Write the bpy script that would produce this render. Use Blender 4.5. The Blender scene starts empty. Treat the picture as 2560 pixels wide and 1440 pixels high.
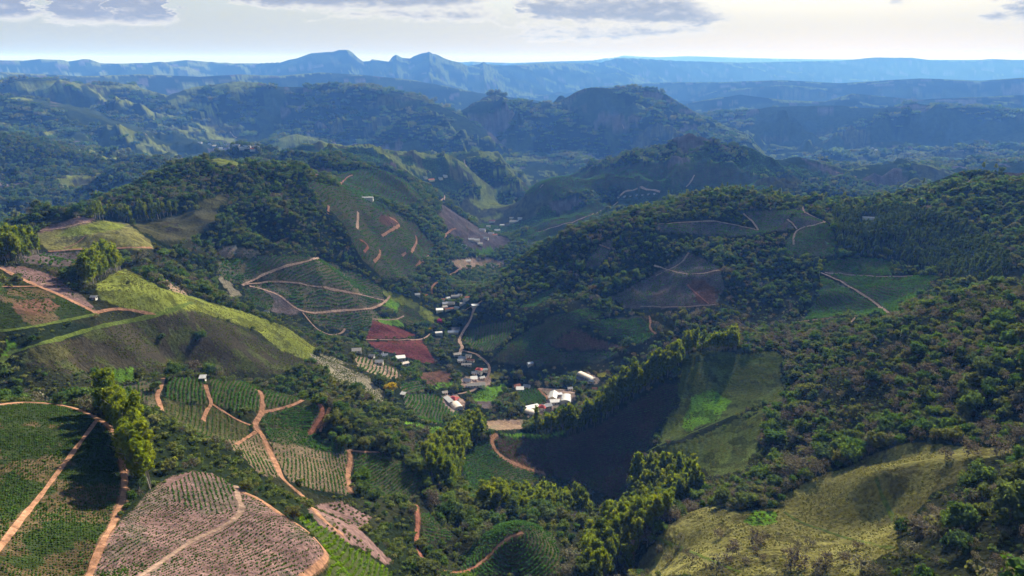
import bpy, math, random
import numpy as np
from mathutils import Vector, Matrix
random.seed(7); RNG = np.random.default_rng(11)
R = math.radians
SC = bpy.context.scene
COL = SC.collection

# ------------------------------------------------------------------ camera, sky, sun, exposure
F_PX, CX, CY, PITCH = 1707.0, 1280.0, 720.0, R(18.5)
SUN_AZ, SUN_EL = R(25.0), R(28.5)          # azimuth clockwise from the view direction (+Y)
cd = bpy.data.cameras.new('camera'); cam = bpy.data.objects.new('camera', cd); COL.objects.link(cam)
cd.sensor_fit = 'HORIZONTAL'; cd.sensor_width = 36.0; cd.lens = 36.0 * F_PX / 2560.0
cd.clip_start = 1.0; cd.clip_end = 120000.0
cam.location = (0, 0, 0); cam.rotation_euler = (R(90) - PITCH, 0, 0)
SC.camera = cam

W = bpy.data.worlds.new('World'); SC.world = W; W.use_nodes = True
def build_world():
    nt = W.node_tree; N = nt.nodes; L = nt.links
    for n in list(N): N.remove(n)
    def nd(t, **k):
        n = N.new(t)
        for a, v in k.items(): setattr(n, a, v)
        return n
    def val(sock, v):
        if hasattr(v, 'links') or isinstance(v, bpy.types.NodeSocket): L.new(v, sock)
        else: sock.default_value = v
    def mth(op, a, b=0.0, c=0.0, clamp=False):
        n = nd('ShaderNodeMath', operation=op, use_clamp=clamp)
        val(n.inputs[0], a); val(n.inputs[1], b); val(n.inputs[2], c)
        return n.outputs[0]
    def mixc(f, a, b):
        n = nd('ShaderNodeMix', data_type='RGBA'); val(n.inputs[0], f); val(n.inputs[6], a); val(n.inputs[7], b)
        return n.outputs[2]
    out = nd('ShaderNodeOutputWorld'); bg = nd('ShaderNodeBackground')
    sky = nd('ShaderNodeTexSky', sky_type='NISHITA')
    sky.sun_disc = False; sky.sun_elevation = SUN_EL; sky.sun_rotation = SUN_AZ
    sky.altitude = 900; sky.air_density = 1.0; sky.dust_density = 1.6; sky.ozone_density = 1.0
    tc = nd('ShaderNodeTexCoord'); sp = nd('ShaderNodeSeparateXYZ'); L.new(tc.outputs['Generated'], sp.inputs[0])
    x, y, z = sp.outputs
    az = mth('ARCTAN2', x, y); el = mth('ARCSINE', z)
    AZ = mth('MULTIPLY', az, 57.2958); EL = mth('MULTIPLY', el, 57.2958)      # degrees
    def noise(sx, sy, seed, det=6.0, rough=0.55):
        cb = nd('ShaderNodeCombineXYZ')
        val(cb.inputs[0], mth('MULTIPLY', AZ, sx)); val(cb.inputs[1], mth('MULTIPLY', EL, sy)); cb.inputs[2].default_value = seed
        n = nd('ShaderNodeTexNoise'); n.inputs['Scale'].default_value = 1.0
        n.inputs['Detail'].default_value = det; n.inputs['Roughness'].default_value = rough
        L.new(cb.outputs[0], n.inputs['Vector']); return n.outputs[0]
    def smooth(v, a, b):
        n = nd('ShaderNodeMapRange', interpolation_type='SMOOTHSTEP'); val(n.inputs[0], v)
        n.inputs[1].default_value = a; n.inputs[2].default_value = b
        return n.outputs[0]
    billow = noise(.62, 1.9, 3.1, 5.0, .62)
    # two banks of cumulus: base elevation and depth by bearing; the pattern goes on round the sky
    warp = mth('MULTIPLY', mth('SUBTRACT', billow, .5), 5.0)
    fr = mth('FRACT', mth('DIVIDE', mth('ADD', mth('ADD', AZ, warp), 40.0), 80.0))
    dens = mth('SUBTRACT', mth('MULTIPLY', smooth(EL, 4.5, 9.0), .25), .85)
    for stops in (BANK_A, BANK_B):
        rp = nd('ShaderNodeValToRGB'); cr = rp.color_ramp
        for k, (px, py, h) in enumerate(stops):
            a, e = pix_deg(px, py); pos = min(max((a + 40) / 80, 0), 1); c = (e / 6.0, h / 6.0, 0, 1)
            if k < 2: el_ = cr.elements[k]; el_.position = pos
            else: el_ = cr.elements.new(pos)
            el_.color = c
        L.new(fr, rp.inputs[0]); s2 = nd('ShaderNodeSeparateColor'); L.new(rp.outputs[0], s2.inputs[0])
        up = mth('SUBTRACT', EL, mth('MULTIPLY', s2.outputs[0], 6.0))
        hh = mth('MULTIPLY', s2.outputs[1], 6.0)
        d = mth('MINIMUM', mth('MULTIPLY', up, 1.5), mth('SUBTRACT', mth('MULTIPLY', hh, .9), mth('ADD', .35, mth('MULTIPLY', up, .55))))
        dens = mth('MAXIMUM', dens, d)
    dens = mth('MINIMUM', dens, .9)
    dn = mth('ADD', dens, mth('MULTIPLY', mth('SUBTRACT', billow, .5), 2.1))
    fine = noise(1.7, 4.2, 6.3, 4.0, .6)
    dn = mth('ADD', dn, mth('MULTIPLY', mth('SUBTRACT', fine, .5), .7))
    alpha = smooth(dn, -.15, .5)
    thick = smooth(mth('ADD', dn, mth('MULTIPLY', mth('SUBTRACT', billow, .5), -.6)), .05, 1.0)
    # thin veil of high cloud over the low sky
    veil = mth('MULTIPLY', smooth(noise(.05, .55, 1.7, 2.0, .6), .35, .75), .55)
    hz = smooth(EL, 10.0, 2.0)
    veil = mth('MULTIPLY', veil, smooth(EL, 16.0, 3.0))
    skyc = sky.outputs[0]
    # brightness of cloud follows the angle to the sun
    sv = (math.sin(SUN_AZ) * math.cos(SUN_EL), math.cos(SUN_AZ) * math.cos(SUN_EL), math.sin(SUN_EL))
    dp = nd('ShaderNodeVectorMath', operation='DOT_PRODUCT'); L.new(tc.outputs['Generated'], dp.inputs[0]); dp.inputs[1].default_value = sv
    gl = smooth(dp.outputs['Value'], .1, 1.0)
    lit = mixc(gl, CL_LIT_A, CL_LIT_B)
    drk = mixc(gl, CL_DRK_A, CL_DRK_B)
    cl = mixc(thick, lit, drk)
    veilc = mixc(gl, VEIL_A, VEIL_B)
    c1 = mixc(mth('MAXIMUM', mth('MULTIPLY', hz, .88), veil), skyc, veilc)
    c2 = mixc(alpha, c1, cl)
    L.new(c2, bg.inputs[0]); bg.inputs[1].default_value = SKY_STRENGTH
    L.new(bg.outputs[0], out.inputs[0])
SKY_STRENGTH = 0.05
CL_LIT_A, CL_LIT_B = (6.6, 6.6, 6.5, 1), (7.0, 6.9, 6.6, 1)
CL_DRK_A, CL_DRK_B = (2.4, 2.7, 3.6, 1), (3.1, 3.5, 4.2, 1)
VEIL_A, VEIL_B = (3.7, 4.2, 4.35, 1), (4.6, 4.75, 4.7, 1)
def pix_deg(px, py):
    return math.degrees(math.atan2((px - CX) / F_PX, math.cos(PITCH) + math.sin(PITCH) * (CY - py) / F_PX)), \
           math.degrees(math.atan((math.cos(PITCH) * (CY - py) / F_PX - math.sin(PITCH)) / math.hypot((px - CX) / F_PX, math.cos(PITCH) + math.sin(PITCH) * (CY - py) / F_PX)))
BANK_A = [(-60, 58, 3.2), (75, 54, 2.8), (100, 40, .4), (125, 46, 1.5), (160, 60, 4), (262, 65, 4.4), (280, 60, .7), (296, 65, 4.6), (415, 67, 4.2), (445, 55, .6),
          (470, 40, 0), (572, 10, 0), (610, 15, 2.2), (690, 28, 2.6), (900, 27, 2.4), (1080, 30, 2.2), (1200, 16, 1.2), (1262, 0, .4), (1300, 40, 1.4), (1340, 56, 2.0),
          (1500, 62, 2.2), (1700, 68, 2.2), (1770, 74, 1.6), (1850, 40, .5), (1930, 20, 0), (2190, 10, 0), (2240, 20, 1.2), (2300, 5, .3), (2420, 40, .2), (2500, 55, 1.4), (2600, 58, 2.0)]
BANK_B = [(-60, 100, 0), (790, 50, 0), (840, 44, 1.0), (960, 46, 1.1), (1010, 53, 1.3), (1150, 58, 1.4), (1240, 52, 1.1), (1275, 80, 0), (1300, 103, 1.2), (1400, 104, 1.3),
          (1540, 106, 1.4), (1610, 98, 1.4), (1700, 89, 1.2), (1770, 86, 1.0), (1820, 80, 0), (2600, 100, 0)]
build_world()
W.cycles.sampling_method = 'MANUAL'; W.cycles.sample_map_resolution = 512

sd = bpy.data.lights.new('sun', 'SUN'); sun = bpy.data.objects.new('sun', sd); COL.objects.link(sun)
sd.energy = 5.0; sd.angle = R(0.53); sd.color = (1.0, 0.93, 0.82)
_d = Vector((math.sin(SUN_AZ) * math.cos(SUN_EL), math.cos(SUN_AZ) * math.cos(SUN_EL), math.sin(SUN_EL)))
sun.rotation_euler = _d.to_track_quat('Z', 'Y').to_euler()
vs = SC.view_settings; vs.view_transform = 'Standard'; vs.look = 'None'; vs.exposure = 1.42; vs.gamma = 1.0; vs.use_curve_mapping = False
cy = SC.cycles
cy.max_bounces = 2; cy.diffuse_bounces = 1; cy.glossy_bounces = 1; cy.transmission_bounces = 1; cy.volume_bounces = 0
cy.transparent_max_bounces = 4; cy.caustics_reflective = False; cy.caustics_refractive = False
cy.use_denoising = True; cy.use_adaptive_sampling = True; cy.adaptive_threshold = 0.015
cy.sample_clamp_indirect = 4.0

# ------------------------------------------------------------------ noise
def _hash(ix, iy, seed):
    h = (ix.astype(np.int64) * 374761393 + iy.astype(np.int64) * 668265263 + seed * 982451653) & 0xFFFFFFFF
    h = ((h ^ (h >> 13)) * 1274126177) & 0xFFFFFFFF
    h = ((h ^ (h >> 16)) * 2246822519) & 0xFFFFFFFF
    return ((h ^ (h >> 15)) & 0xFFFFFF) / float(0xFFFFFF)
def vnoise(x, y, seed=0):
    ix = np.floor(x); iy = np.floor(y); fx = x - ix; fy = y - iy
    fx = fx * fx * fx * (fx * (fx * 6 - 15) + 10); fy = fy * fy * fy * (fy * (fy * 6 - 15) + 10)
    a = _hash(ix, iy, seed); b = _hash(ix + 1, iy, seed); c = _hash(ix, iy + 1, seed); d = _hash(ix + 1, iy + 1, seed)
    return (a * (1 - fx) + b * fx) * (1 - fy) + (c * (1 - fx) + d * fx) * fy
def fbm(x, y, lam, octs=4, seed=0, gain=.5):
    s = 0; a = 1.0; t = 0
    for o in range(octs):
        c, sn = math.cos(.7 * o + seed), math.sin(.7 * o + seed)
        s = s + a * vnoise((x * c - y * sn) / lam + 17.3 * o, (x * sn + y * c) / lam - 9.1 * o, seed + o * 31); t += a
        a *= gain; lam *= .49
    return s / t * 2 - 1
def ridged(x, y, lam, octs=4, seed=0, gain=.5):
    s = 0; a = 1.0; t = 0; w = 1.0
    for o in range(octs):
        c, sn = math.cos(.9 * o + seed), math.sin(.9 * o + seed)
        n = 1 - np.abs(vnoise((x * c - y * sn) / lam + 5.3 * o, (x * sn + y * c) / lam + 3.7 * o, seed + o * 17) * 2 - 1)
        n = n * n; s = s + a * n * w; t += a
        w = np.clip(n * 1.6, .25, 1); a *= gain; lam *= .5
    return s / t
def sstep(v, a, b):
    u = np.clip((v - a) / (b - a), 0, 1); return u * u * (3 - 2 * u)

# ------------------------------------------------------------------ the lie of the land
def ray(px, py):
    a = (np.asarray(px, float) - CX) / F_PX; b = (CY - np.asarray(py, float)) / F_PX
    x = a; y = math.cos(PITCH) + math.sin(PITCH) * b; z = -math.sin(PITCH) + math.cos(PITCH) * b
    h = np.hypot(x, y); return np.arctan2(x, y), z / h
def project(x, y, z):
    d = y * math.cos(PITCH) - z * math.sin(PITCH); u = y * math.sin(PITCH) + z * math.cos(PITCH)
    d = np.where(d < 1e-3, 1e-3, d)
    return CX + F_PX * x / d, CY - F_PX * u / d
# surveyed points: bearing and dip as seen from the drone (photo pixels), then metres away
CP = """
-600,1700,110 0,1700,110 600,1700,108 1000,1700,150 1300,1700,190 1650,1700,180 2000,1700,165 2560,1700,160 3100,1700,160
-300,1440,170 0,1440,165 200,1440,168 0,1300,195 150,1300,198 250,1300,200 0,1150,240 150,1150,240 290,1150,238
0,1012,290 120,1006,300 220,1030,290 -300,1030,290 0,1045,350 150,1040,360 -300,1045,350 100,960,400 0,900,420 200,930,430 -300,950,400
300,1440,158 500,1440,152 700,1440,155 300,1350,180 450,1350,178 600,1350,178 750,1380,172 400,1210,222 480,1180,232 540,1192,228 600,1225,218 700,1285,200 790,1350,185 815,1390,178
870,1440,190 830,1330,215 760,1260,255 690,1190,290 560,1150,280 450,1100,270 400,1050,290 340,1180,236 300,1080,265
420,943,400 520,944,410 600,955,410 680,975,405 760,1000,395 820,1010,390 640,1068,350 500,1040,345 560,1100,325 780,1080,370 700,1150,320 860,1120,360 960,1132,365 1045,1170,360 870,1200,325 960,1240,330 1060,1225,340 780,1260,280
300,965,385 420,975,440 600,990,450 760,1040,440 450,918,500 650,930,520 800,960,510 250,960,420
880,1000,480 950,1060,440 1050,1100,430 1100,1180,400 1000,1300,290 920,1340,240 960,1440,215 1060,1400,262 1050,1290,300
1300,1325,284 1290,1305,302 1140,1395,288 1420,1390,292 1280,1440,264 1280,1520,240 1280,1295,360 1200,1250,400 1350,1240,440 1450,1220,470 1150,1310,330 1420,1310,350
1480,1190,490 1560,1250,455 1600,1330,380 1580,1440,300 1150,1200,410 1170,1120,460 1240,1088,490 1300,1150,480 1400,1190,490
1330,1095,510 1400,1085,525 1480,1050,540 1560,990,562 1640,940,585 1720,900,612 1830,875,630 1600,1110,515 1640,1020,552 1500,1125,515 1700,980,568
1190,960,690 1140,1010,650 1400,1000,660 1340,1030,640 1470,945,720 1300,930,760 1200,1040,600 1100,1060,560 1000,1020,560 960,950,600 870,910,620 1420,1060,620 1560,960,680 1330,1070,590
1720,1010,558 1800,950,590 1930,900,620 1930,1000,550 1800,1050,518 1650,1112,488 1800,1130,465 1900,1150,430 1700,1220,428
1640,1345,310 1780,1268,345 1950,1272,335 2040,1190,370 2260,1110,390 2530,1120,370 2200,1190,345 2370,1152,355 1960,1236,350 2200,1300,325 2230,1150,383 2350,1135,378 2200,1240,339 2300,1200,345 2000,1320,314 2100,1345,312 2000,1262,342 2080,1230,350 1800,1380,275 1700,1440,255 2100,1440,240 2450,1440,222 2450,1300,265 2560,1200,305
2000,1120,430 2200,1060,430 2450,1050,420 2300,950,480 2560,950,440 2100,950,520 2500,860,500
1900,858,652 2050,852,655 2200,802,630 2330,762,620 2450,748,590 2560,768,560 2960,800,520 2960,1000,430 2960,1440,220 2900,1200,300
2130,792,830 2050,800,810 2150,650,970 2300,700,890 2230,650,970 2450,690,850 2560,700,830 2150,565,1050 2150,500,1180 2300,484,1200 2400,452,1230 2560,434,1230 2450,560,1030 2560,560,1000 2960,430,1200 2960,600,900
1400,872,790 1500,862,795 1600,862,785 1300,885,770 1240,825,870 1420,790,840 1550,770,860 1700,770,850 1800,760,860 1900,790,860 1950,825,790 1720,650,960 1800,670,950 1600,650,960 1470,650,980 1640,560,1060 1780,550,1080 1900,570,1050 2000,520,1120 1980,640,970 2070,640,970
1560,545,1120 1660,525,1150 1750,500,1170 1900,490,1180 2000,495,1180 2080,510,1170 1230,750,960 1330,650,1030 1440,582,1090
1440,620,1350 1560,580,1450 1750,535,1500 2000,530,1550 2150,540,1500 2400,500,1600 2560,475,1650
1170,790,950 1120,760,1080 1130,700,1300 1180,660,1500 1290,600,1850 1270,560,2150 1250,510,2550 1240,470,3000 1280,430,3600 1300,390,4000
1500,510,1950 1560,478,2100 1650,482,2100 1400,500,2000 1350,560,1800
1350,445,2150 1420,420,2320 1500,405,2380 1600,368,2480 1700,343,2560 1830,353,2540 1900,388,2450 1950,425,2380 2000,465,2400 1750,430,2230 1600,440,2180 1850,462,2050 2150,480,2300 2350,480,2500
1420,450,2800 1600,400,2900 1700,380,3000 1850,395,3000 1950,420,2900
1080,470,2000 1160,420,2600 1180,440,2700 960,412,2900 1000,470,1550 1050,560,1400 1000,620,1180 950,680,1040 870,600,1040 930,520,1230 880,470,1320 790,430,1300 970,425,1700 840,420,1500
760,403,1280 660,405,1240 540,388,1220 430,403,1200 330,458,1170 240,503,1120 150,533,1080 540,420,1600 700,435,1600 330,500,1500 150,580,1350
600,480,1080 700,520,1020 450,500,1030 400,560,950 650,600,900 760,560,980 820,640,930 500,620,850 560,560,930 650,430,1150 700,600,910
300,535,1000 250,553,860 150,571,830 330,567,850 100,600,960 250,620,760 380,620,780 200,543,885 250,580,980 100,600,960 40,620,700 -100,600,750
60,650,720 200,660,700 280,655,660 430,650,800 450,700,720 560,750,740 650,795,760
230,692,580 310,676,585 400,716,600 480,743,615 560,766,630 640,791,645 720,821,655 790,871,650 250,760,510 400,785,520 500,830,528 600,860,545 700,900,560 770,918,560 300,860,470 400,920,465 500,928,480 600,935,510 150,870,430 100,920,410
0,820,440 100,815,450 0,725,510 100,722,520 180,750,510 245,785,490 0,670,580 80,675,580 160,705,560 -300,700,520 -300,850,420 -300,620,680 -300,560,900
560,640,900 680,632,950 800,648,970 900,692,980 980,724,1000 1100,794,960 620,712,840 750,780,800 850,800,830 950,780,880 930,830,810 1000,850,800 1080,908,740 860,850,780 900,890,700 1000,930,680 840,890,660 1120,880,780
60,480,2000 60,505,1800 0,525,1650 150,500,1900 250,440,2300 100,420,2600 0,400,2700 300,400,3000 420,390,3300 600,375,3700 500,360,4000 350,330,4000 150,300,4200 0,290,4200 700,350,4200 850,360,4200 1000,370,4000 1100,380,4000 -300,500,1700 -300,400,2600 -300,300,4200
2000,370,5500 2400,380,5000 2200,400,4200 2560,420,3500 2960,420,3500 2000,420,4300
"""
cp = np.array([[float(v) for v in w.split(',')] for w in CP.split()])
_az, _t = ray(cp[:, 0], cp[:, 1]); _l = np.log(cp[:, 2])
ex = []                                            # plains and valleys around, all bearings
for a in np.arange(-180, 181, 15):
    for rr, zz in ((7000, -560), (12000, -600), (22000, -620), (50000, -700)):
        ex.append((R(a), math.log(rr), zz / rr))
    if abs(a) > 50:
        for rr, zz in ((70, -120), (150, -150), (300, -185), (600, -215), (1200, -270), (2400, -380), (4500, -460)):
            ex.append((R(a), math.log(rr), zz / rr * (1 + .15 * math.sin(a * 1.7 + rr))))
    else:
        ex.append((R(a), math.log(60), -115 / 60))
ex = np.array(ex)
PA = np.concatenate([_az, ex[:, 0]]); PL = np.concatenate([_l, ex[:, 1]]); PT = np.concatenate([_t, ex[:, 2]])
def tps(d2):
    return np.where(d2 > 1e-14, .5 * d2 * np.log(np.maximum(d2, 1e-14)), 0)
_n = len(PA)
_K = tps((PA[:, None] - PA[None]) ** 2 + (PL[:, None] - PL[None]) ** 2) + np.eye(_n) * 2e-4
_P = np.stack([np.ones(_n), PA, PL], 1)
_M = np.block([[_K, _P], [_P.T, np.zeros((3, 3))]])
_w = np.linalg.solve(_M, np.concatenate([PT, np.zeros(3)]))
def tps_eval(a, l):
    o = np.empty(a.size); a = a.ravel(); l = l.ravel()
    for i in range(0, a.size, 20000):
        s = slice(i, i + 20000)
        o[s] = tps((a[s, None] - PA) ** 2 + (l[s, None] - PL) ** 2) @ _w[:_n] + _w[_n] + _w[_n + 1] * a[s] + _w[_n + 2] * l[s]
    return o
# grid of bearings and distances that carries the ground mesh
AZG = np.concatenate([np.arange(-180, -70, 5), np.arange(-70, -42, 1.0), np.arange(-42, 42, .092), np.arange(42, 70, 1.0), np.arange(70, 180.1, 5)])
AZG = np.radians(AZG)
def _geo(a, b, s):
    return list(np.exp(np.arange(math.log(a), math.log(b), s)))
RG = np.array(_geo(50, 145, .05) + _geo(145, 1500, .0046) + _geo(1500, 6000, .0085) + _geo(6000, 52000, .015))
LG = np.log(RG)
_ca = np.radians(np.concatenate([np.arange(-180, -46, 6), np.arange(-46, 46.1, .5), np.arange(52, 181, 6)])); _cl = np.linspace(LG[0], LG[-1], 230)
_ct = tps_eval(*[m.ravel() for m in np.meshgrid(_ca, _cl, indexing='ij')]).reshape(len(_ca), len(_cl))
def bilin(T, ax, bx, a, b):
    i = np.clip(np.searchsorted(ax, a) - 1, 0, len(ax) - 2); j = np.clip(np.searchsorted(bx, b) - 1, 0, len(bx) - 2)
    u = np.clip((a - ax[i]) / (ax[i + 1] - ax[i]), 0, 1); v = np.clip((b - bx[j]) / (bx[j + 1] - bx[j]), 0, 1)
    return T[i, j] * (1 - u) * (1 - v) + T[i + 1, j] * u * (1 - v) + T[i, j + 1] * (1 - u) * v + T[i + 1, j + 1] * u * v
def cubic_rows(T, ax, a):                           # Catmull-Rom along axis 0
    i = np.clip(np.searchsorted(ax, a) - 1, 0, len(ax) - 2); u = np.clip((a - ax[i]) / (ax[i + 1] - ax[i]), 0, 1)[:, None]
    p0 = T[np.clip(i - 1, 0, None)]; p1 = T[i]; p2 = T[i + 1]; p3 = T[np.clip(i + 2, None, len(ax) - 1)]
    return p1 + .5 * u * (p2 - p0 + u * (2 * p0 - 5 * p1 + 4 * p2 - p3 + u * (3 * (p1 - p2) + p3 - p0)))
T = cubic_rows(cubic_rows(_ct, _ca, AZG).T, _cl, LG).T
AA, LL = np.meshgrid(AZG, LG, indexing='ij'); RR = np.exp(LL)
GX = RR * np.sin(AA); GY = RR * np.cos(AA)
T = np.where(np.abs(AA) > R(44), T + (T - T) , T)
Z = T * RR
# relief too small to survey: gullies and swells, stronger with distance
near = sstep(LL, math.log(300), math.log(1200)); mid = sstep(LL, math.log(1000), math.log(2500)); far = sstep(LL, math.log(3500), math.log(8000))
_va = np.interp(LL, np.log([1000, 1400, 1900, 2700, 4600]), [float(ray(a_, 600)[0]) for a_ in (1150, 1165, 1280, 1245, 1300)])
val = 1 - .9 * np.exp(-((AA - _va) / R(3.2)) ** 2) * sstep(LL, math.log(1000), math.log(1250)) * (1 - sstep(LL, math.log(4200), math.log(5200)))     # the long valley keeps an even floor
rough = .35 + .65 * sstep(fbm(GX, GY, 240, 2, 77), -.3, .4)
Z += (1 - far) * (fbm(GX, GY, 70, 3, 5) * (1.3 + 3.5 * near) * rough)
Z += val * near * (1 - far) * ((ridged(GX, GY, 210, 4, 21) - .45) * (26 + 42 * mid) + (ridged(GX, GY, 95, 3, 23) - .45) * 9)
Z += val * mid * (ridged(GX, GY, 760, 5, 33) - .45) * (85 + 25 * far)
Z += far * (ridged(GX, GY, 2600, 5, 41) - .42) * 150
# ranges: crest line by bearing and dip, distance of the crest
RANGES = [
 (.42, .4, "-400,330,2700 -100,335,2700 60,350,2700 130,372,2650 250,402,2600 330,440,2500 380,470,2400"),
 (.40, .4, "-400,240,4300 -100,240,4200 0,243,4200 150,268,4200 330,312,4100 470,372,3900"),
 (.30, .3, "640,372,3700 680,350,3750 740,336,3800 800,346,3800 850,376,3700"),
 (.35, .35, "1020,420,2900 1060,398,3000 1130,388,3050 1200,384,3000 1250,402,2900 1280,430,2800"),
 (.36, .45, "-300,225,5600 0,210,5600 60,203,5600 120,200,5600 200,212,5500 330,214,5500 420,238,5300 480,218,5400 600,203,5500 640,207,5400 700,217,5200 780,217,5100 850,212,5000 950,224,4900 1050,247,4700 1100,264,4600 1180,302,4500 1230,335,4400"),
 (.42, .5, "1130,300,4700 1180,260,4900 1240,236,5100 1290,254,5000 1380,258,4900 1450,229,5100 1480,222,5200 1560,218,5300 1630,216,5300 1660,232,5200 1720,268,5000 1790,312,4700 1870,345,4500"),
 (.42, .45, "1935,405,3000 1990,390,3000 2050,404,3000 2120,424,2900 2200,419,3000 2280,404,3050 2350,424,3000 2400,444,2950 2480,414,3300 2560,404,3400 2800,400,3400"),
 (.22, .4, "-300,190,9500 0,180,9500 200,190,9000 350,186,9200 500,192,9000 600,186,9200 700,190,9200 800,181,9300 900,187,9000 1000,197,8800 1100,212,8400 1200,232,8000 1350,252,7800"),
 (.34, .5, "1700,300,6200 1800,282,6300 1900,270,6400 1950,264,6500 2080,262,6500 2150,268,6400 2200,272,6400 2300,262,6500 2400,265,6500 2560,275,6400 2800,270,6400"),
 (.3, .5, "1700,262,8600 1760,250,8700 1850,236,8800 1960,250,8700 2060,254,8600 2130,234,8900 2200,240,8900 2300,250,8800 2400,244,8800 2560,238,9000 2800,240,9000"),
 (.26, .5, "1500,215,12500 1650,205,13000 1800,205,12000 1950,200,12000 2100,208,12000 2300,196,12000 2450,202,12000 2560,194,12000 2800,190,12000"),
 (.22, .6, "-400,150,15500 -200,146,15500 0,151,15000 60,152,15000 100,148,15000 160,152,15000 170,155,15000 210,150,15200 225,151,15200 250,160,15000 300,160,14500 380,160,14500 430,153,15500 465,149,15500 520,154,15500 600,158,15000 640,158,15000 700,155,14000 722,148,14000 740,145,14000 778,132,14000 835,128,14000 848,124,14000 870,124,14000 880,130,14000 895,144,14000 908,153,14000 925,151,14000 930,147,14000 945,149,14000 972,153,14000 980,142,14500 990,136,14500 1005,144,14500 1025,146,14500 1035,140,14500 1055,133,14500 1068,131,14500 1072,128.5,14500 1080,134,14500 1090,136,14500 1110,146,14500 1130,153,14500 1170,165,14500 1200,160,14500 1209,154,14500 1216,160,14500 1260,164,15047 1350,158,16168 1500,156,18036 1545,144,18597 1600,146,19282 1700,152,20527 1850,156,22395 2100,152,25509 2180,144,26505 2280,144,27750 2330,150,28000 2450,150,28000 2480,147,28000 2560,150,28000 2800,148,28000"),
 (.2, .6, "1100,162,36000 1180,155,24000 1280,157,24000 1400,152,24000 1480,150,24000 1550,141,44000 1560,139,44000 1590,141,44000 1640,143,44000 1720,140,44000 1850,144,44000 2000,148,44000 2560,150,44000 3000,150,44000"),
]
for ns, fs, s in RANGES:
    p = np.array([[float(v) for v in w.split(',')] for w in s.split()]); a, t = ray(p[:, 0], p[:, 1])
    lo = np.searchsorted(AZG, a[0] - .12); hi = np.searchsorted(AZG, a[-1] + .12)
    A = AZG[lo:hi]; tc_ = np.interp(A, a, t); rc = np.exp(np.interp(A, a, np.log(p[:, 2])))
    fall = np.maximum(0, np.maximum(a[0] - A, A - a[-1])) * .9
    tc_ = tc_ - fall
    q = LL[lo:hi] - np.log(rc)[:, None]
    gx, gy = GX[lo:hi], GY[lo:hi]
    sc = rc.mean()
    spur = ridged(gx, gy, sc * (.10 if sc < 7000 else .22), 4, 61) - .4; fa = 1.0 if sc < 7000 else .35
    q = q + .03 * fbm(gx, gy, sc * .05, 3, 91) * sstep(np.abs(q), 0, .05)
    dl = np.sqrt(q * q + .0009) - .03; dl = np.where(q < 0, dl * ns, dl * fs)
    zc = (tc_ * rc)[:, None] - dl * rc[:, None] * .85 + fa * (spur * sc * .055 + (ridged(gx, gy, sc * .03, 3, 67) - .4) * sc * .010) * np.clip(np.abs(q) * 10, 0, 1)
    Zs = Z[lo:hi]; k = sc * .004
    h = np.clip(.5 + .5 * (zc - Zs) / k, 0, 1); Z[lo:hi] = Zs * (1 - h) + zc * h + k * h * (1 - h) * (np.abs(q) > .02)
# never hide a crest with the slope in front of it by more than the survey allows
T = Z / RR
RUN = np.maximum.accumulate(T, axis=1)
VIS = T >= RUN - 1e-9
HOR = np.concatenate([np.full((len(AZG), 1), -9.0), RUN[:, :-1]], 1)   # line of sight just in front of each point
PX, PY = project(GX, GY, Z)
def hgt(x, y):
    return bilin(Z, AZG, LG, np.arctan2(x, y), np.log(np.hypot(x, y)))
def near_idx(x, y):
    a = np.arctan2(x, y); l = np.log(np.hypot(x, y))
    i = np.clip(np.searchsorted(AZG, a), 1, len(AZG) - 1); i = i - (a - AZG[i - 1] < AZG[i] - a)
    j = np.clip(np.searchsorted(LG, l), 1, len(LG) - 1); j = j - (l - LG[j - 1] < LG[j] - l)
    return i, j
def hit(px, py, rmin=0.0):
    """first point of the ground along the ray of a photo pixel"""
    a, t = ray(px, py); a = float(a); t = float(t)
    i = int(np.clip(np.searchsorted(AZG, a) - 1, 0, len(AZG) - 2)); u = (a - AZG[i]) / (AZG[i + 1] - AZG[i])
    col = T[i] * (1 - u) + T[i + 1] * u
    j = np.argmax((col >= t) & (RG > rmin))
    if col[j] < t: j = int(np.argmax(col))
    if j > 0 and col[j] > col[j - 1]:
        v = np.clip((t - col[j - 1]) / (col[j] - col[j - 1]), 0, 1); l = LG[j - 1] + (LG[j] - LG[j - 1]) * v
    else: l = LG[j]
    r = math.exp(l); x = r * math.sin(a); y = r * math.cos(a)
    return x, y, float(hgt(np.array([x]), np.array([y]))[0])

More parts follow.
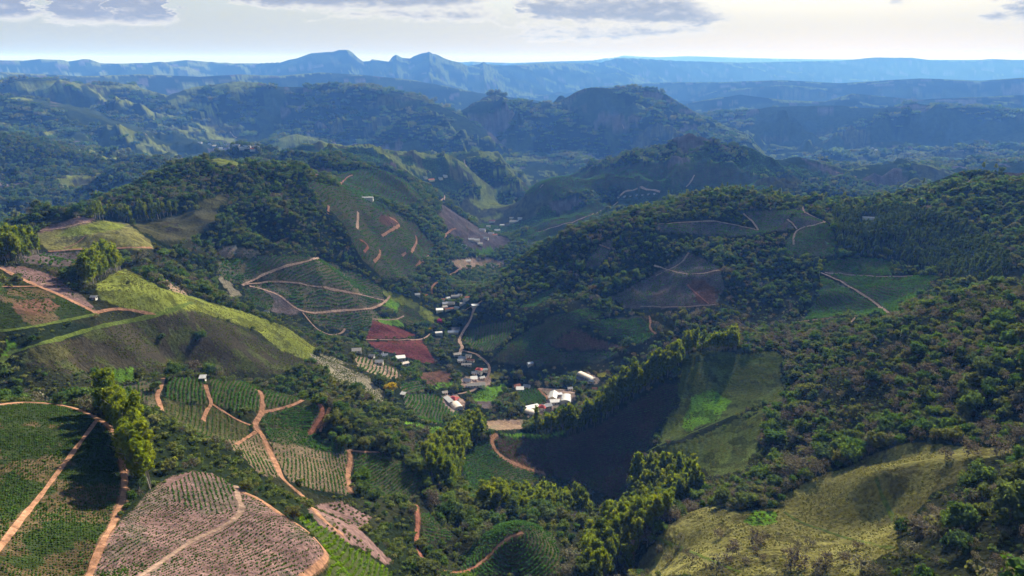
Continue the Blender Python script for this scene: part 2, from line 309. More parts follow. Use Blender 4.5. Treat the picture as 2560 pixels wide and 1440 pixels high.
# ------------------------------------------------------------------ materials
def new_mat(name):
    m = bpy.data.materials.new(name); m.use_nodes = True; nt = m.node_tree
    for n in list(nt.nodes): nt.nodes.remove(n)
    return m, nt, nt.nodes, nt.links
def noise_node(N, L, co, scale, det=2.0, rough=.5):
    n = N.new('ShaderNodeTexNoise'); n.inputs['Scale'].default_value = scale; n.inputs['Detail'].default_value = det
    n.inputs['Roughness'].default_value = rough; L.new(co, n.inputs['Vector']); return n.outputs[0]
def ground_mat(name, attr='cover', flat=None, bump=1.0):
    """weathered ground: colour of the cover, mottled, with tussocks and clods as relief"""
    m, nt, N, L = new_mat(name)
    geo = N.new('ShaderNodeNewGeometry'); pos = geo.outputs['Position']
    if flat is None:
        a = N.new('ShaderNodeAttribute'); a.attribute_name = attr; col = a.outputs['Color']
        al = a.outputs['Alpha']
    else:
        c = N.new('ShaderNodeRGB'); c.outputs[0].default_value = (*flat, 1); col = c.outputs[0]; al = None
    n1 = noise_node(N, L, pos, .45, 3.0, .65); n2 = noise_node(N, L, pos, .035, 3.0, .6)
    mr = N.new('ShaderNodeMapRange'); L.new(n1, mr.inputs[0]); mr.inputs[1].default_value = .3; mr.inputs[2].default_value = .7; mr.inputs[3].default_value = .55; mr.inputs[4].default_value = 1.45
    mr2 = N.new('ShaderNodeMapRange'); L.new(n2, mr2.inputs[0]); mr2.inputs[1].default_value = .3; mr2.inputs[2].default_value = .7; mr2.inputs[3].default_value = .75; mr2.inputs[4].default_value = 1.25
    ml = N.new('ShaderNodeMath'); ml.operation = 'MULTIPLY'; L.new(mr.outputs[0], ml.inputs[0]); L.new(mr2.outputs[0], ml.inputs[1])
    vm = N.new('ShaderNodeVectorMath'); vm.operation = 'SCALE'; L.new(col, vm.inputs[0]); L.new(ml.outputs[0], vm.inputs['Scale'])
    bp = N.new('ShaderNodeBump'); bp.inputs['Strength'].default_value = bump; bp.inputs['Distance'].default_value = 1.2
    if al is not None: L.new(al, bp.inputs['Strength'])
    L.new(n1, bp.inputs['Height'])
    d = N.new('ShaderNodeBsdfDiffuse'); L.new(vm.outputs[0], d.inputs['Color']); L.new(bp.outputs[0], d.inputs['Normal']); d.inputs['Roughness'].default_value = 1.0
    o = N.new('ShaderNodeOutputMaterial'); L.new(d.outputs[0], o.inputs[0])
    return m
def leaf_mat(name, cols, trans=.45, tint=(1.25, 1.3, .5)):
    """leaves: colour varies from plant to plant and within the crown; light passes through"""
    m, nt, N, L = new_mat(name)
    oi = N.new('ShaderNodeObjectInfo'); rp = N.new('ShaderNodeValToRGB'); cr = rp.color_ramp
    for k, c in enumerate(cols):
        p = k / max(1, len(cols) - 1)
        e = cr.elements[k] if k < 2 else cr.elements.new(p)
        e.position = p; e.color = (*c, 1)
    if len(cols) > 2: pass
    L.new(oi.outputs['Random'], rp.inputs[0])
    geo = N.new('ShaderNodeNewGeometry')
    n1 = noise_node(N, L, geo.outputs['Position'], .6, 1.0)
    mr = N.new('ShaderNodeMapRange'); L.new(n1, mr.inputs[0]); mr.inputs[1].default_value = .3; mr.inputs[2].default_value = .7; mr.inputs[3].default_value = .6; mr.inputs[4].default_value = 1.45
    vm = N.new('ShaderNodeVectorMath'); vm.operation = 'SCALE'; L.new(rp.outputs[0], vm.inputs[0]); L.new(mr.outputs[0], vm.inputs['Scale'])
    vt = N.new('ShaderNodeVectorMath'); vt.operation = 'MULTIPLY'; L.new(vm.outputs[0], vt.inputs[0]); vt.inputs[1].default_value = tint
    d = N.new('ShaderNodeBsdfDiffuse'); L.new(vm.outputs[0], d.inputs[0])
    t = N.new('ShaderNodeBsdfTranslucent'); L.new(vt.outputs[0], t.inputs[0])
    mx = N.new('ShaderNodeMixShader'); mx.inputs[0].default_value = trans; L.new(d.outputs[0], mx.inputs[1]); L.new(t.outputs[0], mx.inputs[2])
    o = N.new('ShaderNodeOutputMaterial'); L.new(mx.outputs[0], o.inputs[0])
    return m
def plain_mat(name, col, rough=.7, var=.25, scale=1.5, spec=.3, metal=0.0, corr=0.0):
    """painted, tiled or sheet surface with stains; corr = corrugation wavelength"""
    m, nt, N, L = new_mat(name)
    p = N.new('ShaderNodeBsdfPrincipled'); tc = N.new('ShaderNodeTexCoord'); co = tc.outputs['Object']
    n1 = noise_node(N, L, co, scale, 4.0, .6)
    mr = N.new('ShaderNodeMapRange'); L.new(n1, mr.inputs[0]); mr.inputs[1].default_value = .3; mr.inputs[2].default_value = .7
    mr.inputs[3].default_value = 1 - var; mr.inputs[4].default_value = 1 + var * .6
    vm = N.new('ShaderNodeVectorMath'); vm.operation = 'SCALE'; vm.inputs[0].default_value = col; L.new(mr.outputs[0], vm.inputs['Scale'])
    L.new(vm.outputs[0], p.inputs['Base Color']); p.inputs['Roughness'].default_value = rough; p.inputs['Specular IOR Level'].default_value = spec; p.inputs['Metallic'].default_value = metal
    if corr:
        w = N.new('ShaderNodeTexWave'); w.inputs['Scale'].default_value = .314 / corr; L.new(co, w.inputs['Vector'])
        b = N.new('ShaderNodeBump'); b.inputs['Distance'].default_value = .05; L.new(w.outputs[1], b.inputs['Height']); L.new(b.outputs[0], p.inputs['Normal'])
    o = N.new('ShaderNodeOutputMaterial'); L.new(p.outputs[0], o.inputs[0]); return m

# ------------------------------------------------------------------ object helpers
def tag(o, label=None, cat=None, group=None, kind=None):
    if label: o['label'] = label
    if cat: o['category'] = cat
    if group: o['group'] = group
    if kind: o['kind'] = kind
    return o
def mesh_np(name, co, quads, mat=None, smooth=False):
    me = bpy.data.meshes.new(name); co = np.asarray(co, np.float32); quads = np.asarray(quads, np.int32); k = quads.shape[1]
    me.vertices.add(len(co)); me.vertices.foreach_set('co', co.ravel())
    me.loops.add(quads.size); me.polygons.add(len(quads))
    me.loops.foreach_set('vertex_index', quads.ravel()); me.polygons.foreach_set('loop_start', np.arange(0, quads.size, k, dtype=np.int32))
    if smooth: me.polygons.foreach_set('use_smooth', np.ones(len(quads), bool))
    me.update()
    if mat: me.materials.append(mat)
    return me
def link(name, data, parent=None):
    o = bpy.data.objects.new(name, data); COL.objects.link(o)
    if parent: o.parent = parent
    return o

# ------------------------------------------------------------------ land cover
# colour (base reflectance) and roughness of relief
COVER = {
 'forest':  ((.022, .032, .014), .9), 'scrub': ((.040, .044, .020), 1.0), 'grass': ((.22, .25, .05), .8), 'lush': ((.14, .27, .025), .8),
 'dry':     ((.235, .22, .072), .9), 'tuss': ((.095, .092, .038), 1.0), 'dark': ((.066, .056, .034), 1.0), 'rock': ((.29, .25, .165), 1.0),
 'soilgreen': ((.150, .130, .070), .8), 'pink': ((.25, .155, .132), .9), 'tan': ((.42, .29, .19), .8), 'red': ((.21, .065, .055), .9), 'brown': ((.17, .090, .058), .9),
 'rowsoil': ((.21, .155, .092), .9), 'shaded_brown': ((.085, .052, .038), .9), 'olive': ((.105, .135, .034), .9), 'young': ((.085, .10, .035), .8), 'grove': ((.050, .068, .022), .9), 'coffee':  ((.105, .098, .046), .8), 'crop': ((.040, .055, .018), .9), 'pond': ((.35, .33, .05), .3), 'yard': ((.48, .33, .25), .5), 'greysoil': ((.17, .13, .115), .9)}  # the bowl's brown is darkened here to carry its shade
CN = list(COVER); CI = {k: i for i, k in enumerate(CN)}
# parcels of land: (cover, planting, row spec, outline in photo pixels)
# planting: None | dict(kind, sp row spacing, st step along row, s size, den density, dir two pixels | ring centre pixel)
def PL_(kind, sp, st, s, den=1.0, d=None, ring=None): return dict(kind=kind, sp=sp, st=st, s=s, den=den, dir=d, ring=ring)
PARCELS = []
def parcel(cover, plant, pts, name=None, label=None):
    p = [float(v) for v in pts.replace(',', ' ').split()]; PARCELS.append((cover, plant, np.array(p).reshape(-1, 2), name, label))
# --- far country
for pts in ("30,205 75,202 160,210 120,235 60,228 20,215", "300,210 340,212 400,238 360,232 310,222", "455,212 490,208 510,222 480,232 455,226", "520,216 600,200 650,203 640,222 590,232 560,226 540,232 525,224",
            "415,250 470,240 490,250 530,268 570,290 540,285 500,272 470,266 430,262", "665,362 700,345 740,334 790,342 805,352 760,362 700,372 680,378"):
    parcel('grass', None, pts)
for pts in ("1500,300 1545,280 1560,290 1580,330 1540,330", "1700,320 1740,310 1750,325 1690,335", "770,300 800,305 830,320 800,318", "240,252 270,256 268,268 245,268", "2000,395 2040,405 2120,440 2090,445 2050,425"):
    parcel('greysoil', None, pts)
for pts in ("1920,445 1990,440 2010,460 1930,462", "2330,385 2420,378 2450,392 2370,402", "1225,468 1310,455 1330,466 1240,480", "900,335 960,345 940,355", "1900,345 1960,340 1980,352 1920,356"):
    parcel('tuss', None, pts)
parcel('coffee', PL_('coffee', 6, 4, 2.6, .9, d=((1560, 470), (1700, 430))), "1270,480 1360,445 1480,425 1560,415 1640,400 1680,420 1660,455 1560,470 1470,480 1360,490", 'coffee_plantation', 'blue-hazed coffee terraces below the far forested summit, behind the nursery beds')
parcel('coffee', PL_('coffee', 6, 4, 2.6, .9, d=((800, 470), (960, 450))), "830,440 900,420 970,425 1020,455 1060,500 1020,520 940,500 860,480", 'coffee_plantation', 'dark coffee slope beyond the wooded summit, left of the long valley')
parcel('coffee', PL_('coffee', 6, 4, 2.4, .85, d=((1700, 440), (1850, 430))), "1660,420 1740,400 1830,410 1900,440 1880,470 1760,470 1680,455", 'coffee_plantation', 'green coffee shoulder below the far forested summit')
parcel('pink', None, "770,425 830,420 835,436 815,442 780,436"); parcel('pink', None, "950,405 985,410 1000,425 965,415")
# --- left summit and valley sides
parcel('grass', None, "530,390 560,388 600,408 625,396 632,404 610,418 560,420 525,412")
parcel('coffee', PL_('coffee', 5, 3.2, 2.2, .9, d=((820, 520), (980, 520))), "760,450 860,470 960,520 1040,560 1090,620 1060,660 1000,700 950,690 900,640 860,560 800,500", 'coffee_plantation', 'long coffee slope with short red tracks, left side of the long valley')
parcel('coffee', PL_('coffee', 5, 3.2, 2.2, .9, d=((1320, 560), (1440, 540))), "1290,600 1340,560 1420,530 1500,505 1520,520 1460,560 1380,600 1320,615", 'coffee_plantation', 'coffee slope right of the far village below the nursery beds')
parcel('greysoil', None, "1370,510 1430,495 1460,505 1420,525 1385,528"); parcel('brown', None, "950,535 990,545 1000,560 970,565 948,555")
parcel('tan', None, "1120,652 1200,644 1262,654 1250,670 1150,672"); parcel('grass', None, "1205,480 1262,466 1300,458 1310,468 1250,482 1215,500"); parcel('grass', None, "1200,545 1250,530 1262,542 1215,556"); parcel('lush', None, "1180,625 1230,618 1240,634 1190,640"); parcel('grass', None, "1230,430 1290,415 1310,425 1250,440")
parcel('tuss', None, "490,510 560,480 570,500 520,545 500,540"); parcel('coffee', None, "350,560 520,520 560,540 480,600 400,600 360,580")
# --- pasture dome upper left and fields around it
parcel('dry', None, "92,582 140,572 222,556 262,550 322,560 372,600 385,622 240,625 120,628 98,604"); parcel('grass', None, "215,562 262,552 320,562 300,575 240,580 200,590 140,592 160,578")
parcel('pink', None, "104,572 200,540 236,548 222,558 140,574 96,582"); parcel('tuss', None, "330,552 372,550 408,580 385,600 350,580")
parcel('dark', None, "400,558 462,560 440,575 410,580"); parcel('greysoil', PL_('coffee', 4, 3, 1.6, .5, d=((100, 650), (200, 645))), "60,640 120,632 205,632 212,668 120,664 60,658", 'coffee_plantation', 'thin coffee rows under the track below the dry pasture dome')
# --- left fields and the green ridge pasture
parcel('pink', PL_('crop', 3, 1.6, .9, .35, d=((20, 672), (90, 690))), "0,664 60,668 120,684 160,708 200,738 250,782 240,782 150,736 95,714 40,688 0,672", 'crop_rows', 'sparse seedlings on the pinkish soil along the left dirt road')
parcel('crop', PL_('crop', 2.6, 1.2, 1.0, .85, d=((20, 790), (200, 780))), "0,722 90,720 150,736 245,785 180,800 60,820 0,826", 'crop_field', 'green crop field with brown patches inside the left road loop')
parcel('crop', PL_('crop', 2.6, 1.2, 1.0, .8, d=((0, 690), (40, 690))), "0,684 36,700 0,712", 'crop_field', 'small green crop corner at the left edge above the road')
parcel('brown', None, "30,755 120,745 150,765 110,790 40,785")
parcel('tan', PL_('coffee', 3.4, 2.2, 1.3, .7, d=((360, 690), (400, 715))), "335,668 400,685 450,715 470,740 430,728 380,700", 'coffee_plantation', 'tan coffee strip on the crest behind the bright ridge pasture')
parcel('grass', None, "312,672 350,690 400,720 480,742 560,765 640,790 720,820 794,872 775,902 740,900 700,872 640,826 560,798 480,775 400,787 300,768 250,745 235,715 270,690")
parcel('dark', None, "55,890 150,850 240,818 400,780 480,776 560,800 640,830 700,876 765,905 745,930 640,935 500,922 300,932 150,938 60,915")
parcel('lush', None, "240,925 330,920 345,945 260,955"); parcel('tuss', None, "60,880 160,870 190,895 120,915 65,905")
parcel('rock', None, "772,880 842,898 900,936 972,990 952,1012 890,986 825,946 788,915"); parcel('lush', None, "0,855 26,858 28,880 0,905"); parcel('rock', None, "540,690 575,700 600,740 575,745 550,720")
# --- coffee hill left of the valley, red fields
parcel('soilgreen', PL_('coffee', 3.78, 1.89, 2.10, .92, d=((620, 690), (760, 650))), "548,655 620,640 760,640 798,648 700,672 640,696 610,712 560,700 545,680", 'coffee_plantation', 'dark coffee block at the foot of the wooded summit, above the forked track')
parcel('tan', PL_('coffee', 3.97, 2.15, 1.43, .6, d=((560, 625), (640, 640))), "542,625 570,614 650,628 640,640 560,645", 'coffee_plantation', 'pale tan strip of young coffee at the foot of the wooded summit')
parcel('soilgreen', PL_('coffee', 3.78, 1.89, 1.99, .9, d=((720, 690), (900, 700))), "640,700 700,674 800,648 860,672 900,690 955,722 960,750 900,735 820,720 700,702", 'coffee_plantation', 'dark coffee block between the two tracks on the round hill')
parcel('soilgreen', PL_('coffee', 3.78, 1.89, 1.99, .92, d=((760, 740), (900, 745))), "630,716 700,706 820,724 900,738 960,754 940,768 850,776 758,780 700,740", 'coffee_plantation', 'dark coffee band in the middle of the round hill')
parcel('soilgreen', PL_('coffee', 3.78, 1.89, 1.99, .9, d=((780, 800), (900, 795))), "760,786 850,780 935,774 950,790 925,830 860,826 800,815", 'coffee_plantation', 'dark coffee block above the upper red field')
parcel('greysoil', None, "648,716 690,732 756,778 735,786 700,784 678,778 690,750"); parcel('coffee', PL_('coffee', 3.57, 1.81, 1.89, .95, d=((610, 750), (670, 755))), "606,718 640,720 688,752 674,780 640,760 612,740", 'coffee_plantation', 'small dense coffee patch left of the bare grey slip')
parcel('grass', None, "955,722 1000,736 1060,768 1104,796 1085,806 1040,790 985,755 962,740"); parcel('lush', None, "962,744 1005,756 990,780 955,766"); parcel('tuss', PL_('coffee', 3.57, 1.98, 1.33, .5, d=((1000, 765), (1030, 790))), "1005,760 1060,786 1075,806 1020,812 985,800 990,782", 'coffee_plantation', 'thin pale coffee rows beside the bright grass crest')
parcel('lush', None, "935,796 1000,800 1010,815 960,818")
parcel('red', PL_('crop', 3.2, 2.2, .8, .35, d=((930, 830), (1000, 825))), "932,800 985,816 1040,838 1000,846 915,848", 'crop_rows', 'seedlings dotting the upper red soil field'); parcel('red', PL_('crop', 3.2, 2.2, .8, .35, d=((960, 875), (1040, 870))), "918,854 1000,852 1052,850 1066,866 1090,908 1060,905 1000,888 940,872", 'crop_rows', 'seedlings dotting the lower red soil field')
parcel('tan', PL_('coffee', 3.57, 1.32, 1.43, .95, d=((930, 905), (920, 935))), "878,885 930,898 985,920 1004,938 985,950 930,935 895,915", 'coffee_plantation', 'striped young coffee on tan soil beside the flat-roofed farmhouse')
parcel('brown', None, "1050,932 1110,925 1132,938 1125,955 1075,965 1055,950"); parcel('lush', None, "1080,960 1130,952 1128,972 1090,974")
parcel('soilgreen', PL_('coffee', 3.17, 1.40, 1.89, .97, d=((1000, 965), (1060, 955))), "998,962 1050,945 1062,960 1058,980 1010,985", 'coffee_plantation', 'bluish green coffee patch right of the yellow flowering tree')
parcel('soilgreen', PL_('coffee', 3.17, 1.32, 1.89, .97, d=((1060, 1010), (1055, 1040))), "1010,990 1080,985 1120,1005 1145,1035 1150,1058 1100,1062 1040,1045 1015,1015", 'coffee_plantation', 'coffee rows on the slope below the barrel-roofed barn')
parcel('lush', None, "1178,985 1215,970 1255,962 1262,985 1240,1000 1190,1006"); parcel('greysoil', None, "1190,1005 1230,1002 1228,1022 1195,1020"); parcel('lush', None, "1232,968 1262,955 1262,972 1245,980")
parcel('pond', None, "1226,932 1258,934 1256,948 1224,946"); parcel('pond', None, "1492,932 1516,930 1515,942 1494,943")
parcel('yard', None, "1150,950 1170,940 1228,945 1226,962 1180,972 1152,966"); parcel('yard', None, "1105,990 1140,985 1165,1005 1160,1025 1130,1030 1108,1010"); parcel('yard', None, "1345,970 1400,975 1440,980 1440,1000 1400,1012 1360,1035 1318,1042 1322,1020 1365,1010 1368,985")
parcel('yard', None, "1440,935 1470,930 1498,948 1490,960 1455,958"); parcel('tan', None, "1200,1052 1300,1048 1340,1058 1300,1072 1220,1075")
parcel('coffee', PL_('coffee', 3.17, 1.49, 1.77, .95, d=((1310, 985), (1330, 1010))), "1300,975 1345,972 1366,990 1362,1008 1310,1012 1290,1000", 'coffee_plantation', 'small dark coffee plot left of the big barn yard')
# --- middle right hill
parcel('greysoil', PL_('coffee', 3.97, 2.15, 1.43, .7, d=((1600, 720), (1760, 700))), "1530,742 1640,682 1722,630 1800,668 1812,720 1790,762 1700,772 1560,770", 'coffee_plantation', 'sparse coffee on the purplish slope with the red track')
parcel('brown', None, "1718,706 1760,700 1800,730 1785,762 1750,760"); parcel('coffee', PL_('coffee', 3.78, 1.89, 2.10, .95, d=((1480, 820), (1600, 820))), "1470,802 1600,790 1642,830 1600,862 1500,838", 'coffee_plantation', 'dense dark coffee below the purplish slope')
parcel('brown', PL_('coffee', 3.78, 2.15, 1.33, .5, d=((1400, 850), (1500, 860))), "1375,862 1440,818 1480,842 1562,870 1500,876 1400,872", 'coffee_plantation', 'shaded reddish triangle of thin coffee above the valley barns')
parcel('coffee', PL_('coffee', 3.97, 1.98, 1.77, .9, d=((1280, 850), (1380, 800))), "1225,900 1280,850 1380,790 1460,770 1520,780 1440,815 1370,862 1400,880 1560,882 1500,905 1300,915", 'coffee_plantation', 'shaded coffee at the foot of the middle right hill')
parcel('soilgreen', PL_('coffee', 3.78, 1.65, 1.89, .95, d=((1230, 830), (1225, 860))), "1165,830 1200,815 1280,800 1300,812 1260,850 1225,880 1180,872 1160,850", 'coffee_plantation', 'coffee rows beside the pale valley road')
parcel('greysoil', PL_('coffee', 4.17, 2.15, 1.77, .8, d=((1660, 570), (1860, 570))), "1636,562 1780,552 1890,572 1920,580 1880,590 1760,586 1650,580", 'coffee_plantation', 'coffee strip with pale track high on the middle right hill')
parcel('greysoil', PL_('coffee', 4.17, 2.15, 1.66, .7, d=((1870, 545), (1960, 545))), "1860,530 1980,525 2005,515 1970,548 1985,572 1920,580 1895,572", 'coffee_plantation', 'greyish coffee block left of the zigzag track')
parcel('soilgreen', PL_('coffee', 4.17, 2.15, 1.89, .9, d=((1995, 600), (2080, 600))), "1960,605 1990,574 2068,556 2085,580 2085,640 1970,640", 'coffee_plantation', 'green coffee block right of the zigzag track'); parcel('greysoil', PL_('coffee', 4.17, 2.15, 1.66, .8, d=((2000, 540), (2060, 550))), "1975,548 2008,516 2024,536 2066,556 1992,572", 'coffee_plantation', 'uppermost coffee block enclosed by the zigzag track')
parcel('greysoil', PL_('coffee', 3.97, 2.15, 1.55, .7, d=((1480, 640), (1520, 610))), "1462,662 1500,612 1540,590 1530,620 1500,660 1480,670", 'coffee_plantation', 'small coffee clearing in the forest on the dark flank')
parcel('soilgreen', PL_('coffee', 3.38, 1.56, 1.77, .97, d=((2080, 660), (2200, 665))), "2055,672 2070,655 2150,645 2220,652 2230,690 2140,690 2060,680", 'coffee_plantation', 'rounded coffee crest in the right-hand hollow')
parcel('soilgreen', PL_('coffee', 3.38, 1.56, 1.77, .97, d=((2140, 700), (2300, 720))), "2062,684 2200,694 2290,690 2340,690 2320,720 2240,788 2180,752 2100,702", 'coffee_plantation', 'coffee rows right of the straight pale track in the hollow')
parcel('soilgreen', PL_('coffee', 3.38, 1.56, 1.77, .97, d=((2060, 760), (2180, 780))), "2050,690 2095,706 2175,755 2225,790 2120,788 2010,802 2048,740", 'coffee_plantation', 'coffee rows left of the straight pale track in the hollow')
parcel('tuss', None, "2500,700 2560,690 2560,740 2530,730"); parcel('soilgreen', PL_('coffee', 3.17, 1.49, 1.77, .95, d=((1340, 740), (1380, 720))), "1300,770 1340,738 1400,712 1392,735 1340,765", 'coffee_plantation', 'small fan of coffee rows in the forest above the valley road')
# --- right foreground slopes
parcel('olive', None, "1700,892 1760,880 1950,878 1962,1000 1930,1010 1800,1052 1650,1112 1640,1085 1690,1010"); parcel('lush', None, "1722,990 1790,978 1840,1000 1800,1048 1720,1078 1700,1050"); parcel('olive', None, "1655,1118 1800,1064 1905,1022 1900,1080 1870,1170 1780,1190 1700,1150")
parcel('dry', None, "1590,1440 1600,1400 1640,1342 1700,1292 1780,1264 1850,1282 1940,1268 1960,1236 2040,1192 2130,1162 2200,1132 2262,1108 2400,1114 2532,1121 2520,1136 2440,1152 2400,1200 2335,1232 2300,1272 2250,1315 2240,1372 2170,1400 2150,1440")
parcel('lush', None, "1870,1280 1940,1275 1960,1295 1900,1315 1870,1300")
# --- dark bowl and the ringed dome
parcel('shaded_brown', PL_('coffee', 1.86, 0.99, 0.74, .8, d=((1400, 1120), (1560, 1090))), "1240,1092 1330,1098 1420,1092 1500,1060 1580,1010 1660,960 1700,960 1680,1020 1630,1090 1600,1180 1560,1250 1440,1210 1360,1180 1300,1165 1245,1125", 'coffee_plantation', 'coffee rows on the reddish soil of the dark shaded bowl')  # bowl soil colour has the shade put into it
parcel('coffee', PL_('coffee', 1.74, 1.05, 1.18, 1.0, d=((1160, 1190), (1290, 1160))), "1150,1160 1180,1120 1225,1095 1235,1122 1262,1148 1320,1174 1360,1188 1330,1215 1240,1250 1170,1220", 'coffee_plantation', 'coffee rows below the hooked track at the rim of the bowl')
parcel('lush', None, "1245,1082 1330,1088 1400,1080 1440,1062 1400,1088 1330,1100 1240,1092"); parcel('lush', None, "1000,1060 1040,1052 1100,1068 1130,1078 1060,1075")
parcel('coffee', PL_('coffee', 1.68, 0.99, 1.08, 1.0, ring=(1290, 1345)), "1150,1425 1165,1380 1200,1345 1250,1312 1290,1303 1340,1312 1385,1345 1405,1390 1395,1440 1160,1440", 'coffee_plantation', 'concentric coffee rows ringing the small round knoll')
parcel('coffee', PL_('coffee', 1.68, 0.99, 1.05, 1.0, d=((1060, 1330), (1130, 1345))), "1050,1288 1070,1280 1130,1330 1135,1352 1055,1355", 'coffee_plantation', 'small coffee patch between the red lane and the round knoll')
# --- left foreground
parcel('soilgreen', PL_('coffee', 1.74, 1.05, 0.99, .9, d=((130, 990), (210, 985))), "95,1000 170,972 235,966 245,990 215,1008 150,1000", 'coffee_plantation', 'coffee strip behind the crest of the left field')
parcel('crop', PL_('crop', 1.05, .6, .62, .95, d=((10, 1200), (280, 1205))), "-60,1014 0,1012 60,1007 130,1009 215,1032 250,1048 285,1082 303,1130 308,1200 300,1258 282,1306 262,1340 235,1390 215,1440 150,1480 -60,1480", 'crop_field', 'large dark green striped field with long tree shadows, lower left')
parcel('pink', PL_('crop', 1.25, .75, .55, .9, d=((300, 1400), (520, 1290))), "390,1212 440,1186 480,1176 530,1182 575,1212 600,1217 640,1242 700,1282 760,1322 800,1362 815,1386 800,1416 760,1440 740,1480 200,1480 222,1440 250,1386 280,1332 320,1292 360,1247", 'coffee_seedlings', 'rows of young plants on the pinkish ploughed hill in front')
parcel('soilgreen', PL_('coffee', 1.74, 1.05, 0.74, .7, d=((350, 950), (360, 1000))), "285,966 400,945 404,962 394,1020 345,1004", 'coffee_plantation', 'pale sparse coffee left of the first crest track')
parcel('coffee', PL_('coffee', 1.80, 0.75, 1.05, 1.0, d=((460, 947), (452, 1000))), "415,944 512,946 520,1012 412,1002", 'coffee_plantation', 'coffee rows between the first and second crest tracks')
parcel('coffee', PL_('coffee', 1.80, 0.75, 1.08, 1.0, d=((590, 957), (588, 1028))), "522,945 600,956 648,972 652,1030 592,1032 532,1010", 'coffee_plantation', 'densest dark coffee rows in the middle of the crest')
parcel('coffee', PL_('coffee', 1.80, 0.81, 1.05, 1.0, d=((672, 988), (664, 1022))), "658,976 752,1000 700,1020 658,1030", 'coffee_plantation', 'small coffee triangle under the right end of the crest')
parcel('coffee', PL_('coffee', 1.74, 0.81, 1.05, 1.0, d=((680, 1042), (770, 1062))), "658,1036 740,1014 800,1012 806,1032 786,1062 772,1086 720,1072 650,1058", 'coffee_plantation', 'curved coffee rows beside the red bank on the right end of the crest')
parcel('tuss', PL_('coffee', 1.74, 0.93, 0.65, .75, d=((480, 1010), (472, 1056))), "408,1004 520,1016 600,1042 636,1066 612,1102 560,1102 500,1094 450,1064 402,1030", 'coffee_plantation', 'yellowish sparse coffee below the crest tracks')
parcel('rowsoil', PL_('coffee', 1.74, 0.87, 0.71, .85, d=((630, 1092), (655, 1150))), "560,1096 612,1102 640,1080 668,1120 690,1165 702,1194 660,1190 600,1140", 'coffee_plantation', 'sparse coffee on tan soil left of the winding red track')
parcel('coffee', PL_('coffee', 1.74, 0.87, 1.05, 1.0, d=((690, 1078), (850, 1112))), "656,1066 720,1074 800,1090 860,1118 868,1135 780,1122 680,1105", 'coffee_plantation', 'dense coffee band right of the winding red track')
parcel('rowsoil', PL_('coffee', 1.74, 0.87, 0.78, .9, d=((770, 1122), (778, 1200))), "672,1104 780,1122 866,1136 868,1190 870,1235 790,1225 722,1206 700,1170", 'coffee_plantation', 'spotty coffee on tan soil between two red tracks')
parcel('coffee', PL_('coffee', 1.74, 0.93, 0.93, 1.0, d=((890, 1200), (990, 1155))), "884,1132 950,1132 1030,1165 1056,1210 1030,1248 930,1242 885,1205", 'coffee_plantation', 'coffee block right of the steep red track')
parcel('young', PL_('young', 1.5, .75, 1.05, 1.0, d=((840, 1420), (900, 1395))),"742,1290 790,1310 840,1336 920,1390 1000,1452 900,1480 800,1470 822,1402 808,1365 765,1316", 'coffee_plantation', 'bright green coffee strip behind the pinkish hill')
parcel('pink', None, "770,1272 850,1252 930,1295 905,1330 980,1408 960,1412 900,1366 840,1335 800,1312"); parcel('pink', PL_('coffee', 1.35, .7, .55, .9, d=((520, 1195), (545, 1275))), "440,1188 480,1178 530,1184 575,1213 596,1220 602,1268 560,1290 500,1282 440,1255 415,1230", 'coffee_seedlings', 'greener plant rows on the top of the pinkish hill')
parcel('pink', None, "396,1208 470,1178 480,1182 420,1216")

NA, NR = T.shape
inview = (np.abs(AA) < R(43)) & (T > HOR - .012)
jx = fbm(GX, GY, 9, 2, 3); jy = fbm(GX, GY, 9, 2, 4)
amp = np.clip(2600 / RR, 1.2, 9)
QX = PX + jx * amp; QY = PY + jy * amp * .6; kx = fbm(GX, GY, 22, 3, 6); ky = fbm(GX, GY, 22, 3, 7); WX = QX + kx * amp * 4; WY = QY + ky * amp * 2.5
def inside(poly, x, y):
    c = np.zeros(x.shape, bool); j = len(poly) - 1
    for i in range(len(poly)):
        xi, yi = poly[i]; xj, yj = poly[j]
        if yi != yj:
            k = ((yi > y) != (yj > y)) & (x < (xj - xi) * (y - yi) / (yj - yi) + xi); c ^= k
        j = i
    return c
# what grows where no parcel is drawn: forest, broken far away by a mosaic of fields
CLS = np.full(T.shape, CI['forest'], np.int16); FID = np.full(T.shape, -1, np.int16)
mos = fbm(GX, GY, 420, 3, 201); mos2 = fbm(GX, GY, 230, 3, 207); mos3 = fbm(GX, GY, 900, 2, 209)
farm = RR > 1250
CLS[farm & (mos > .12)] = CI['grove']; CLS[farm & (mos2 > .42)] = CI['tuss']; CLS[farm & (mos2 < -.47)] = CI['greysoil']; zi = np.gradient(Z, axis=0) / np.maximum(np.gradient(AA, axis=0) * RR, 1e-6); zr = np.gradient(Z, axis=1) / np.gradient(RR, axis=1)      # slope along bearing and distance
sx = zr * np.sin(AA) + zi * np.cos(AA); sy = zr * np.cos(AA) - zi * np.sin(AA)
lit = (math.sin(SUN_EL) - math.cos(SUN_EL) * (sx * math.sin(SUN_AZ) + sy * math.cos(SUN_AZ))) / np.sqrt(1 + sx * sx + sy * sy)
CLS[(RR > 2200) & (lit > .40) & (mos3 + mos2 * .7 > -.05)] = CI['grass']                        # far pasture placed by sun angle, painting the lit slopes brighter
nearscrub = (RR < 900) & (fbm(GX, GY, 60, 3, 211) > .12); CLS[nearscrub] = CI['scrub']
BOX = {}
